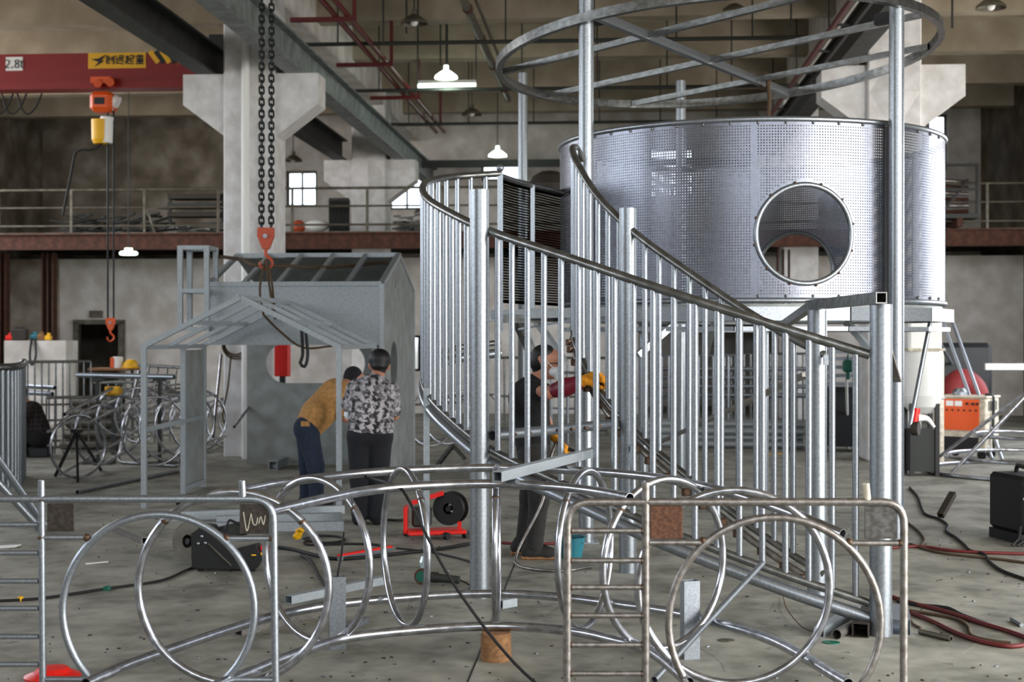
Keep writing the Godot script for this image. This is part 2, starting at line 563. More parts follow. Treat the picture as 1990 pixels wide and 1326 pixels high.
func window(n: int, r: Array, v: float, bars_u: int, bars_h: int) -> void:
	var w := Node3D.new()
	w.name = "window_%d" % n
	add_child(w)
	w.position = U((r[0] + r[1]) * 0.5, r[2], v)
	w.set_meta("kind", "structure")
	var f := MB.new()
	var cu: float = (r[0] + r[1]) * 0.5; var ch: float = (r[2] + r[3]) * 0.5
	var su: float = r[1] - r[0]; var sh: float = r[3] - r[2]
	for s in [-1, 1]:
		f.box(U(cu + s * (su * 0.5 - 0.03), ch, v), Vector3(0.06, sh, 0.06), hall_basis())
		f.box(U(cu, ch + s * (sh * 0.5 - 0.03), v), Vector3(su, 0.06, 0.06), hall_basis())
	part(f, "window_frame", M.pipe_grey, w)
	for i in range(1, bars_u):
		part(MB.new().box(U(r[0] + su * i / bars_u, ch, v), Vector3(0.05, sh, 0.05), hall_basis()), "mullion", M.pipe_grey, w)
	for i in bars_u:
		for j in bars_h:
			part(MB.new().box(U(r[0] + su * (i + 0.5) / bars_u, r[2] + sh * (j + 0.5) / bars_h, v), Vector3(su / bars_u - 0.05, sh / bars_h - 0.05, 0.006), hall_basis()), "pane", M.glass, w)

const V_BACK := 34.0
const U_RIGHT := 8.55
const U_LEFT := -14.0

func build_hall() -> void:
	struct(hall_box(-2.7, -0.1, 12.6, 23.4, 0.2, 44.0), "floor", M.floor)
	struct(hall_box(-2.7, 7.3, 12.6, 23.4, 0.2, 44.0), "ceiling", M.ceiling)
	var wins := [
		hole_px(556, 616, 332, 402, V_BACK), hole_px(756, 824, 340, 408, V_BACK), hole_px(935, 1012, 312, 352, V_BACK),
		hole_px(1262, 1318, 288, 384, V_BACK), hole_px(1326, 1350, 288, 384, V_BACK), hole_px(1803, 1841, 222, 332, V_BACK),
		hole_px(-40, 8, 335, 385, V_BACK), hole_px(798, 816, 652, 722, V_BACK)]
	var split := u_at(440, V_BACK)
	struct(wall_mesh("u", V_BACK, 0.25, split, U_RIGHT + 0.25, 0, 7.2, wins), "wall_back", M.white_wall)
	struct(wall_mesh("u", V_BACK, 0.25, U_LEFT, split, 0, 7.2, [wins[6]]), "wall_back_left", M.grey_wall)
	for i in wins.size():
		window(i + 1, wins[i], V_BACK + 0.12, 2 if i in [0, 1, 2, 3] else 1, 1)
	struct(wall_mesh("v", U_RIGHT, 0.25, -9.2, V_BACK, 0, 7.2, [[-2.5, 8.5, 0.0, 5.3], [14.2, 24.8, 1.3, 4.5]]), "wall_right", M.brown_wall)
	struct(wall_mesh("v", U_LEFT - 0.25, 0.25, -9.2, V_BACK + 0.25, 0, 7.2, [[0.0, 14.0, 3.3, 5.9], [17.5, 27.2, 3.75, 6.5]]), "wall_left", M.grey_wall)
	struct(wall_mesh("u", -9.2, 0.25, U_LEFT, U_RIGHT, 0, 7.2, [[-5.0, 8.0, 4.7, 6.9]]), "wall_front", M.white_wall)
	# wall below the mezzanine, with a doorway into a dark store room
	var door := hole_px(150, 238, 626, 1000, 30.5)
	door[2] = 0.0
	var dark_gate := hole_px(1240, 1506, 628, 1000, 30.5)
	dark_gate[2] = 0.0
	var lit := hole_px(796, 818, 652, 722, 30.5)
	struct(wall_mesh("u", 30.5, 0.2, U_LEFT, U_RIGHT, 0, 3.36, [door, dark_gate, lit]), "wall_store", M.white_wall)
	struct(wall_mesh("u", 30.4, 0.1, U_LEFT, u_at(112, 30.4), 0, 3.36, []), "wall_store_grey", M.grey_wall)
	var fr := MB.new()
	for s in [0, 1]:
		fr.box(U(door[s], door[3] * 0.5, 30.48), Vector3(0.12, door[3], 0.16), hall_basis())
	fr.box(U((door[0] + door[1]) * 0.5, door[3], 30.48), Vector3(door[1] - door[0] + 0.12, 0.1, 0.16), hall_basis())
	struct(fr, "door_1", M.pipe_grey, "grey frame of the dark store room doorway")
	# transverse and longitudinal ceiling beams
	var k := 1
	for v in [5.0, 9.6, 14.3, 19.1, 22.3, 25.4, 28.6, 31.4]:
		struct(hall_box(-2.7, 6.92, v, 22.9, 0.6, 0.35), "trim_%d" % k, M.ceiling, "concrete beam across the ceiling")
		k += 1
	for u in [-4.98, 3.69]:
		struct(hall_box(u, 6.78, 12.5, 0.6, 0.85, 42.8), "trim_%d" % k, M.white_wall, "concrete beam along the column row")
		k += 1
	# columns with double corbels
	column(-4.98, 19.1, "white concrete column with double corbel rising behind the little steel house", true)
	column(-4.98, 28.6, "white concrete column with corbels standing in front of the back windows", false)
	column(3.69, 19.1, "white concrete column with corbels on the right behind the perforated drum", false)
	column(3.69, 28.6, "far white concrete column in the right row, mostly hidden by the drum", false)
	# crane rails on the corbels
	crane_rail(-4.36, 3.0, V_BACK - 0.05, M.crane_grey, "light grey steel crane rail beam running along the right side of the corbels")
	crane_rail(-5.60, 3.0, 28.9, M.crane_dark, "dark steel crane rail beam on the left side of the corbels")
	crane_rail(3.07, 3.0, V_BACK - 0.05, M.crane_dark, "dark crane rail beam along the right column row")
	ceiling_services()
	mezzanine()

func column(u: float, v: float, label: String, pipe: bool) -> void:
	var t := thing("concrete_column", label, "column", U(u, 0, v + 0.35), "columns of the hall")
	part(MB.new().cbox(U(u, 3.43, v + 0.35), Vector3(0.70, 6.86, 0.7), 0.02, hall_basis()), "shaft", M.column, t)
	var b := hall_basis()
	# corbels: a wide hexagonal bracket on both sides, below the crane rails
	var w := 0.94
	for s in [-1.0, 1.0]:
		var poly := PackedVector2Array([Vector2(s * 0.30, 5.26), Vector2(s * w, 5.26), Vector2(s * w, 4.84), Vector2(s * 0.30, 4.36)])
		part(MB.new().prism(poly, U(u, 0, v + 0.60), 0.5, b), "corbel", M.column, t)
	# shallow pyramid-shaped boss on the front between the corbels
	var z := v - 0.001
	var c := U(u, 4.88, z - 0.09)
	var q := [U(u - 0.33, 4.88, z), U(u, 4.36, z), U(u + 0.33, 4.88, z), U(u, 5.4, z)]
	var boss := MB.new()
	for i in 4: boss.tri(q[i], q[(i + 1) % 4], c)
	part(boss, "boss", M.column, t)
	if pipe:
		var pm := MB.new().tube(line(U(u, 0.0, v - 0.16), U(u, 5.75, v - 0.16)), 0.055, 12)
		solo(pm, "downpipe", M.white, "white plastic downpipe running down the front of the concrete column", "pipe")

func crane_rail(u: float, v0: float, v1: float, m: Material, label: String) -> void:
	var t := thing("crane_rail_beam", label, "beam", U(u, 5.26, (v0 + v1) * 0.5))
	var c := (v0 + v1) * 0.5; var l := v1 - v0
	part(hall_box(u, 5.275, c, 0.26, 0.03, l), "bottom_flange", m, t)
	part(hall_box(u, 5.475, c, 0.05, 0.37, l), "web", m, t)
	part(hall_box(u, 5.675, c, 0.26, 0.03, l), "top_flange", m, t)
	part(hall_box(u, 5.72, c, 0.07, 0.06, l), "rail", M.pipe_dark, t)

func pendant(px: float, py: float, d: float, lit: bool, label: String, top := 7.2) -> void:
	var p := P(px, py, d)
	var t := thing("pendant_lamp", label, "lamp", p, "pendant lamps under the ceiling")
	part(MB.new().tube(line(p + Vector3(0, 0.14, 0), Vector3(p.x, top, p.z)), 0.012, 6), "stem", M.pipe_dark, t)
	part(MB.new().lathe([Vector2(0.20, -0.02), Vector2(0.19, 0.02), Vector2(0.10, 0.09), Vector2(0.045, 0.12), Vector2(0.04, 0.2), Vector2(0.0, 0.2)], p, Basis.IDENTITY, 20), "shade", M.lamp_glow if lit else M.pipe_grey, t)
	part(MB.new().ball(p + Vector3(0, 0.02, 0), Vector3(0.06, 0.07, 0.06), 10, 6), "bulb", M.lamp_glow if lit else M.white, t)
	if lit:
		var l := OmniLight3D.new()
		l.name = "pendant_light"
		t.add_child(l, true)
		l.global_position = p + Vector3(0, -0.12, 0)
		l.light_energy = 0.5
		l.light_color = Color(0.92, 1.0, 0.95)
		l.light_size = 0.08
		l.omni_range = 50.0
		l.omni_attenuation = 2.0
		l.shadow_enabled = true

func ceiling_services() -> void:
	# paired red fire mains with brackets
	for s in [[-3.77, 0.038], [-3.60, 0.038]]:
		var mb := MB.new().tube(line(U(s[0], 6.0, 6.0), U(s[0], 6.0, 30.0)), s[1], 10)
		solo(mb, "fire_main_pipe", M.pipe_red, ["dark red fire pipe under the ceiling, the one nearer the columns", "dark red fire pipe under the ceiling, the one nearer the hall centre"][0 if s[0] < -3.7 else 1], "pipe", "red fire pipes")
	for v in [19.0, 22.2, 25.3, 28.5]:
		var mb := MB.new().box(U(-3.95, 5.94, v), Vector3(0.85, 0.06, 0.06), hall_basis())
		mb.box(U(-3.50, 6.55, v), Vector3(0.05, 1.28, 0.05), hall_basis())
		solo(mb, "pipe_bracket", M.pipe_red, "red angle bracket carrying the fire pipes, %s from the camera" % {19.0: "nearest", 22.2: "second", 25.3: "third", 28.5: "farthest"}[v], "bracket", "brackets of the red fire pipes")
	var g := MB.new().tube(line(U(-2.03, 6.2, 6.0), U(-2.03, 6.2, 27.2)), 0.06, 10)
	var gp := solo(g, "duct_pipe", M.pipe_grey, "thick grey pipe running along under the ceiling left of the roof ring", "pipe")
	for v in [19.6, 21.6, 23.8, 26.0]:
		part(MB.new().tube(line(U(-2.03, 6.2, v - 0.04), U(-2.03, 6.2, v + 0.04)), 0.075, 10), "coupling", M.rust, gp)
	solo(MB.new().tube(line(U(-1.9, 6.28, 6.0), U(-1.9, 6.28, 24.5)), 0.025, 8), "conduit", M.pipe_grey, "thin grey conduit beside the thick ceiling pipe", "pipe")
	# thin sprinkler pipes across the hall, with hanger rods
	var rows := [[20.9, 6.0, "nearest"], [24.6, 5.95, "second"], [28.2, 5.9, "third"]]
	for r in rows:
		var v: float = r[0]; var h: float = r[1]
		var t := thing("sprinkler_pipe", "thin dark sprinkler pipe across the hall, %s from the camera" % r[2], "pipe", U(0, h, v), "pipes across the hall")
		part(MB.new().tube(line(U(-4.6, h, v), U(3.4, h, v)), 0.03, 8), "pipe", M.pipe_dark, t)
		for u in [-4.1, -2.9, -1.6, -0.3, 0.9, 2.0, 3.1]:
			part(MB.new().tube(line(U(u, h, v), U(u, 7.2, v)), 0.014, 6), "hanger_rod", M.pipe_dark, t)
	solo(hall_box(-0.6, 5.55, 31.9, 8.0, 0.16, 0.14), "cross_beam", M.pipe_dark, "dark steel cross beam near the back wall", "beam")
	solo(MB.new().tube(line(U(4.0, 6.05, 18.4), U(8.5, 6.05, 18.4)), 0.03, 8), "sprinkler_pipe", M.white, "white sprinkler pipe high in the right bay", "pipe", "pipes across the hall")
	# drop sprinklers
	for q in [[790, 66, 21.2], [745, 85, 20.9], [856, 130, 24.0], [812, 165, 24.6], [1125, 60, 21.5], [1537, 55, 21.5], [1850, 55, 19.5]]:
		var p := P(q[0], q[1], q[2])
		solo(MB.new().tube(line(p, Vector3(p.x, 7.2, p.z)), 0.016, 6), "drop_rod", M.pipe_dark, "thin dark drop rod hanging from the concrete ceiling", "rod", "drop rods under the ceiling")
	# conductor rail along the right crane beam: two bars with rungs
	var cr := thing("conductor_rail", "ladder-like crane conductor rail along the right beam, one bar red", "rail", U(2.6, 5.2, 22))
	part(MB.new().bar(line(U(2.50, 5.22, 10), U(2.50, 5.22, 33)), 0.04, 0.06), "red_bar", M.pipe_red, cr)
	part(MB.new().bar(line(U(2.72, 5.22, 10), U(2.72, 5.22, 33)), 0.04, 0.06), "dark_bar", M.crane_dark, cr)
	var v := 12.0
	while v < 33.0:
		part(MB.new().box(U(2.61, 5.22, v), Vector3(0.24, 0.025, 0.03), hall_basis()), "rung", M.crane_dark, cr)
		v += 1.5
	pendant(867, 150, 24.5, true, "lit white pendant lamp under the ceiling left of the roof ring")
	pendant(805, 45, 20.5, false, "unlit pendant lamp high above the lit one")
	pendant(917, 222, 28.0, false, "small unlit pendant lamp right of the lit one")
	pendant(1427, 22, 22.0, false, "unlit pendant lamp seen through the middle of the roof ring")
	pendant(1925, 14, 19.0, false, "unlit pendant lamp in the top right corner")
	pendant(967, 302, 30.5, true, "small lit pendant lamp above the back window beside the stair")
	pendant(570, 312, 31.0, false, "unlit pendant lamp above the bright back window left of the far column")
	# wide fluorescent batten below the lit pendant
	var a := P(812, 168, 24.4); var b := P(925, 165, 24.4)
	var ft := thing("fluorescent_batten", "long lit fluorescent batten hanging below the lit pendant lamp", "lamp", (a + b) * 0.5)
	part(MB.new().tube(line(a, b), 0.03, 8), "glowing_tube", M.lamp_glow, ft)
	part(MB.new().box((a + b) * 0.5 + Vector3(0, 0.06, 0), Vector3(a.distance_to(b), 0.05, 0.09), hall_basis()), "batten", M.white, ft)
	for e in [a, b]: part(MB.new().tube(line(e + Vector3(0, 0.06, 0), Vector3(e.x, 7.2, e.z)), 0.012, 6), "stem", M.pipe_dark, ft)
	# lamp under the mezzanine
	var p := P(250, 492, 26.0)
	var dl := thing("disc_lamp", "flat round lit lamp hanging in front of the rusty mezzanine beam", "lamp", p)
	part(MB.new().lathe([Vector2(0.0, -0.035), Vector2(0.15, -0.035), Vector2(0.17, 0.0), Vector2(0.14, 0.03), Vector2(0.07, 0.04), Vector2(0.07, 0.09), Vector2(0, 0.09)], p, Basis.IDENTITY, 24), "diffuser", M.lamp_glow, dl)
	part(MB.new().tube(line(p + Vector3(0, 0.09, 0), Vector3(p.x, 7.2, p.z)), 0.01, 6), "cord", M.pipe_dark, dl)
	var ol := OmniLight3D.new()
	ol.name = "disc_light"
	dl.add_child(ol, true)
	ol.global_position = p + Vector3(0, -0.1, 0.0)
	ol.light_energy = 0.5
	ol.light_color = Color(0.92, 1.0, 0.95)
	ol.light_size = 0.12
	ol.omni_range = 40.0
	ol.omni_attenuation = 2.0
	ol.shadow_enabled = true

func mezzanine() -> void:
	var v := 27.3
	var t := thing("mezzanine", "steel mezzanine with rusty brown edge beam and pipe railing along the back", "mezzanine", U(-3, 3.36, v))
	part(hall_box(-2.7, 3.68, 30.7, 22.6, 0.06, 6.5), "deck", M.grey_wall, t)
	part(hall_box(-2.7, 3.52, v, 22.6, 0.26, 0.05), "edge_beam_web", M.rust, t)
	part(hall_box(-2.7, 3.375, v, 22.6, 0.03, 0.2), "edge_beam_flange", M.rust, t)
	part(hall_box(-2.7, 3.665, v, 22.6, 0.03, 0.2), "edge_beam_flange", M.rust, t)
	for r in [[3.83, 0.022], [4.19, 0.02], [4.54, 0.026]]:
		part(MB.new().tube(line(U(-13.9, r[0], v), U(8.4, r[0], v)), r[1], 8), "rail", M.pipe_grey, t)
	var u := -13.6
	while u < 8.4:
		part(MB.new().bar(line(U(u, 3.69, v), U(u, 4.54, v)), 0.05, 0.05), "railing_post", M.pipe_grey, t)
		u += 1.47
	for px in [4, 96, 1522]:
		var uu := u_at(px, 28.0)
		var c := thing("steel_column", "rust brown steel column under the mezzanine, %s" % {4: "at the left edge of the picture", 96: "left of the dark doorway", 1522: "seen below the perforated drum"}[px], "column", U(uu, 0, 28.0), "steel columns of the mezzanine")
		part(hall_box(uu, 1.68, 28.0, 0.02, 3.34, 0.2), "web", M.rust, c)
		for s in [-1, 1]: part(hall_box(uu + s * 0.11, 1.68, 28.0, 0.02, 3.34, 0.22), "flange", M.rust, c)

# ------------------------------------------------------------------ tower: posts, platform, perforated drum, roof ring
const DRUM := Vector3(2.16, 0, -13.0)
const DRUM_R := 1.72
const DRUM_LO := 1.94
const DRUM_HI := 3.38

func drum_at(deg: float, h: float, r := DRUM_R) -> Vector3:   # 0 degrees faces the camera, positive to the right
	var a := deg_to_rad(deg)
	return DRUM + Vector3(sin(a) * r, h, cos(a) * r)

# sheet of square-punched steel bent round a vertical axis, with round ports cut out
func perforated(f: Callable, nrm: Callable, s0: float, s1: float, h0: float, h1: float, pitch: float, hole: float, ports: Array, margin := 1) -> MB:
	var mb := MB.new()
	var nc := int(round((s1 - s0) / pitch)); var nr := int(round((h1 - h0) / pitch))
	var ps := (s1 - s0) / nc; var ph := (h1 - h0) / nr
	var k := hole / pitch * 0.5
	var inner := [Vector2(0.5 - k, 0.5 - k), Vector2(0.5 + k, 0.5 - k), Vector2(0.5 + k, 0.5 + k), Vector2(0.5 - k, 0.5 + k)]
	var outer := [Vector2(0, 0), Vector2(1, 0), Vector2(1, 1), Vector2(0, 1)]
	for i in nc:
		var sc := s0 + ps * (i + 0.5)
		var nn: Vector3 = nrm.call(sc)
		for j in nr:
			var hc := h0 + ph * (j + 0.5)
			var out := false; var near := false
			for p in ports:
				var d := Vector2(sc - p[0], hc - p[1]).length()
				if d < p[2]: out = true
				elif d < p[2] + 0.05: near = true
			if out: continue
			var o: Array[Vector3] = []
			for q in outer: o.append(f.call(s0 + ps * (i + q.x), h0 + ph * (j + q.y)))
			var b := mb.v.size()
			if near or i < margin or j < margin or i >= nc - margin or j >= nr - margin:
				for q in 4: mb.v.append(o[q]); mb.n.append(nn)
				mb.ix.append_array(PackedInt32Array([b, b + 2, b + 1, b, b + 3, b + 2]))
				continue
			for q in 4:
				mb.v.append(o[q]); mb.n.append(nn)
			for q in inner:
				mb.v.append(o[0].lerp(o[1], q.x).lerp(o[3].lerp(o[2], q.x), q.y)); mb.n.append(nn)
			for q in 4:
				var r := (q + 1) % 4
				mb.ix.append_array(PackedInt32Array([b + q, b + 4 + r, b + r, b + q, b + 4 + q, b + 4 + r]))
	return mb

func build_drum() -> void:
	var t := thing("perforated_drum", "large round drum of perforated steel sheet with porthole on the platform", "drum", DRUM + Vector3(0, DRUM_LO, 0))
	var f := func(s: float, h: float) -> Vector3: return drum_at(rad_to_deg(s / DRUM_R), h)
	var nf := func(s: float) -> Vector3: return (drum_at(rad_to_deg(s / DRUM_R), 0) - DRUM).normalized()
	var arc := func(d: float) -> float: return deg_to_rad(d) * DRUM_R
	var front := [arc.call(5.6), 2.467, 0.385]
	var back := [arc.call(154.5), 2.32, 0.385]
	var spans := [[-128.0, -62.0], [-62.0, -8.0], [-8.0, 30.2], [36.5, 104.0], [104.0, 172.0], [172.0, 230.0]]
	for s in spans:
		var ports := [front, back]
		if s[0] > 100: pass
		part(perforated(f, nf, arc.call(s[0]), arc.call(s[1]), DRUM_LO + 0.02, DRUM_HI - 0.02, 0.0225, 0.0100, ports), "perforated_panel", M.sheet, t)
	for h in [DRUM_LO, DRUM_HI]:
		part(MB.new().tube(circle(DRUM + Vector3(0, h, 0), DRUM_R, Vector3.RIGHT, Vector3.BACK, 120), 0.022, 8, true), "rim_tube", M.galv, t)
	# port rings
	for p in [front, back]:
		var ring := PackedVector3Array()
		for i in 56:
			var a := TAU * i / 56
			ring.append(f.call(p[0] + cos(a) * (p[2] + 0.008), p[1] + sin(a) * (p[2] + 0.008)) + (nf.call(p[0]) * 0.004))
		var ro := part(MB.new().tube(ring, 0.021, 8, true), "port_ring", M.galv, t)
		for i in 12:
			var a := TAU * (i + 0.4) / 12
			part(MB.new().ball(f.call(p[0] + cos(a) * (p[2] + 0.03), p[1] + sin(a) * (p[2] + 0.03)) + nf.call(p[0]) * 0.012, Vector3(0.012, 0.012, 0.012), 6, 4), "weld_spot", M.weld, ro)
	# uprights inside the seams and a dark edge strip
	for d in [-62.0, 36.9, 104.0, 168.0, 230.0]:
		part(MB.new().bar(line(drum_at(d, DRUM_LO, DRUM_R - 0.03), drum_at(d, DRUM_HI, DRUM_R - 0.03)), 0.05, 0.05), "upright", M.galv, t)
	part(MB.new().bar(line(drum_at(31.9, DRUM_LO + 0.02, DRUM_R - 0.02), drum_at(31.9, DRUM_HI - 0.02, DRUM_R - 0.02)), 0.09, 0.03), "edge_strip", M.black, t)
	var bolt := MB.new().ball(Vector3.ZERO, Vector3(0.013, 0.013, 0.013), 6, 4).mesh()
	for h in [DRUM_LO + 0.035, DRUM_HI - 0.03]:
		var d := -58.0
		while d < 60.0:
			placed(bolt, "rivet", M.rail, t, Transform3D(Basis.IDENTITY, drum_at(d, h, DRUM_R + 0.004)))
			d += 7.3
	# a second perforated screen curving from the stair head towards the drum
	var s := thing("curved_screen", "curved perforated steel screen between the stair head and the drum", "screen", P(1000, 610, 12.0))
	var path := [PH(974, 11.7, 0), PH(1000, 12.05, 0), PH(1038, 12.45, 0), PH(1075, 12.85, 0), PH(1118, 13.35, 0)]
	var pl := smooth(path, 0.02)
	var len := 0.0
	var acc := [0.0]
	for i in range(1, pl.size()):
		len += pl[i].distance_to(pl[i - 1]); acc.append(len)
	var on := func(x: float, h: float) -> Vector3:
		var i := 0
		while i < acc.size() - 2 and acc[i + 1] < x: i += 1
		return pl[i].lerp(pl[i + 1], (x - acc[i]) / (acc[i + 1] - acc[i])) + Vector3(0, h, 0)
	var nn := func(x: float) -> Vector3: return (on.call(minf(x + 0.05, len), 0) - on.call(maxf(x - 0.05, 0.0), 0)).cross(Vector3.UP).normalized() * -1.0
	var half := len * 0.42
	part(perforated(on, nn, 0.0, half - 0.03, 1.93, 2.95, 0.0225, 0.0105, []), "perforated_panel", M.sheet, s)
	part(perforated(on, nn, half + 0.03, len, 1.93, 2.95, 0.0225, 0.0105, []), "perforated_panel", M.sheet, s)
	var top: Array = []
	for i in 12: top.append(on.call(len * i / 11.0, 2.97))
	part(MB.new().tube(smooth(top, 0.1), 0.026, 10), "top_tube", M.rail, s)
	part(MB.new().bar(line(on.call(half, 1.9), on.call(half, 2.97)), 0.05, 0.05), "upright", M.galv, s)
	var dome := P(1068, 372, 17.0)
	solo(MB.new().lathe([Vector2(0.26, 0.0), Vector2(0.25, 0.08), Vector2(0.20, 0.18), Vector2(0.1, 0.235), Vector2(0.0, 0.25)], dome, Basis.IDENTITY, 24), "dome_cap", M.dark_plate, "dark domed steel cap seen above the curved screen", "dome")

func build_tower() -> void:
	var t := thing("tower_frame", "galvanised tower frame of tall round posts carrying the drum platform", "frame", Vector3(2.0, 0, -13))
	# four tall posts
	for q in [[1139.0, 11.4, 5.05, 0.060], [1742.0, 11.4, 5.05, 0.060], [1016.0, 17.7, 4.93, 0.060], [1323.0, 17.5, 4.80, 0.060]]:
		var b := PH(q[0], q[1], 0.0)
		var post := part(MB.new().tube(line(b, b + Vector3(0, q[2], 0)), q[3], 20, false, 0.08), "tall_post", M.post, t)
		part(MB.new().cbox(b + Vector3(0, 0.006, 0), Vector3(0.2, 0.012, 0.2), 0.003), "base_plate", M.zinc, post)
	# polygonal platform edge
	var n := 12
	for i in n:
		var a0 := 360.0 * i / n + 17.0; var a1 := 360.0 * (i + 1) / n + 17.0
		part(MB.new().bar(line(drum_at(a0, 1.835, 1.775), drum_at(a1, 1.835, 1.775)), 0.05, 0.11, Vector3.UP, false, 0.004), "platform_edge", M.galv, t)
		part(MB.new().bar(line(drum_at(a0, 1.715, 1.75), drum_at(a1, 1.715, 1.75)), 0.04, 0.035), "lower_edge", M.galv, t)
		part(MB.new().bar(line(drum_at(a0, 1.83, 0.1), drum_at(a0, 1.83, 1.74)), 0.05, 0.08), "radial_beam", M.zinc, t)
	part(MB.new().lathe([Vector2(0.0, 1.88), Vector2(1.70, 1.88), Vector2(1.70, 1.915), Vector2(0.0, 1.915)], DRUM, Basis.IDENTITY, 48), "deck_plate", M.panel, t)
	# struts under the platform
	for q in [[1645, 626, 11.6, 1700, 690, 11.4], [1240, 690, 11.5, 1312, 628, 11.6], [1372, 690, 13.8, 1386, 632, 12.6], [1020, 640, 12.6, 1048, 700, 12.9], [1040, 620, 12.4, 1095, 700, 12.0]]:
		part(MB.new().bar(line(P(q[0], q[1], q[2]), P(q[3], q[4], q[5])), 0.05, 0.05), "brace", M.zinc, t)
	for d in [-150.0, 165.0]:
		var b := drum_at(d, 0.0, 1.65)
		part(MB.new().tube(line(b, b + Vector3(0, 1.78, 0)), 0.045, 14), "support_post", M.post, t)
	# walkway from the screen to the drum: two beams and a deck edge
	part(MB.new().bar(line(P(955, 612, 12.2), P(1180, 606, 11.9)), 0.05, 0.08), "walkway_beam", M.zinc, t)
	part(MB.new().bar(line(P(905, 622, 12.6), P(1000, 614, 12.2)), 0.05, 0.06), "walkway_beam", M.rail, t)
	part(MB.new().bar(line(P(970, 620, 11.8), P(1130, 618, 13.0)), 0.05, 0.07), "walkway_beam", M.rail, t)
	part(MB.new().bar(line(P(1008, 640, 12.2), P(1115, 622, 12.0)), 0.018, 0.018), "tie_rod", M.galv, t)
	part(MB.new().bar(line(P(1040, 700, 12.4), P(1000, 612, 12.2)), 0.07, 0.07), "brace", M.rail, t)

func build_roof_ring() -> void:
	var c := Vector3(1.83, 4.17, -12.8)
	var R := 1.95
	var nrm := Vector3(-0.050, 1.0, -0.052).normalized()
	var ax := Vector3.RIGHT - nrm * nrm.x; ax = ax.normalized()
	var ay := ax.cross(nrm)
	var onp := func(px: float, py: float) -> Vector3:
		var o := Vector3(0, EYE, 0); var d := P(px, py, 1.0) - o
		return o + d * ((c - o).dot(nrm) / d.dot(nrm))
	var t := thing("roof_ring", "tilted galvanised ring with cross beams slung above the drum", "ring frame", c)
	part(MB.new().bar(circle(c, R, ax, ay, 96), 0.055, 0.075, nrm, true), "ring", M.steel, t)
	var clip := func(a: Vector3, b: Vector3) -> Array:   # lengthen or shorten a chord to the ring
		var d := (b - a).normalized(); var m := a + d * (c - a).dot(d)
		var h := sqrt(maxf(0.0, (R - 0.03) * (R - 0.03) - (m - c).length_squared()))
		return [m - d * h, m + d * h]
	var k := 0
	for q in [[1153, 28, 1473, 158], [982, 139, 1273, 66], [1061, 187, 1384, 117], [1205, 207, 1457, 158]]:
		var e: Array = clip.call(onp.call(q[0], q[1]), onp.call(q[2], q[3]))
		part(MB.new().bar(line(e[0], e[1]), 0.05, 0.075 if k < 1 else 0.05, nrm), "cross_beam", M.galv if k == 0 else M.steel, t)
		k += 1
	# lugs that join the ring to the posts
	for q in [[1139.0, 11.4], [1742.0, 11.4]]:
		var b := PH(q[0], q[1], 4.22)
		var d := (c - b); d.y = 0; d = d.normalized()
		part(MB.new().box(b + d * 0.11 + Vector3(0, 0.0, 0), Vector3(0.07, 0.09, 0.16), Basis.looking_at(d)), "lug", M.black, t)
	# sling looped round the main beam
	var a: Vector3 = onp.call(1486, 158)
	var s := thing("lifting_sling", "brown webbing sling looped round the main beam of the roof ring", "sling", a)
	part(MB.new().tube(circle(a, 0.075, Vector3.UP, (ay + ax * 0.6).normalized(), 20), 0.018, 6, true), "loop", M.strap, s)
	part(MB.new().tube(smooth([a + Vector3(0.0, 0.06, 0.06), a + Vector3(0.03, -0.15, 0.08), a + Vector3(0.02, -0.5, 0.06), a + Vector3(0.03, -1.2, 0.0)], 0.08), 0.02, 6), "tail", M.strap, s)

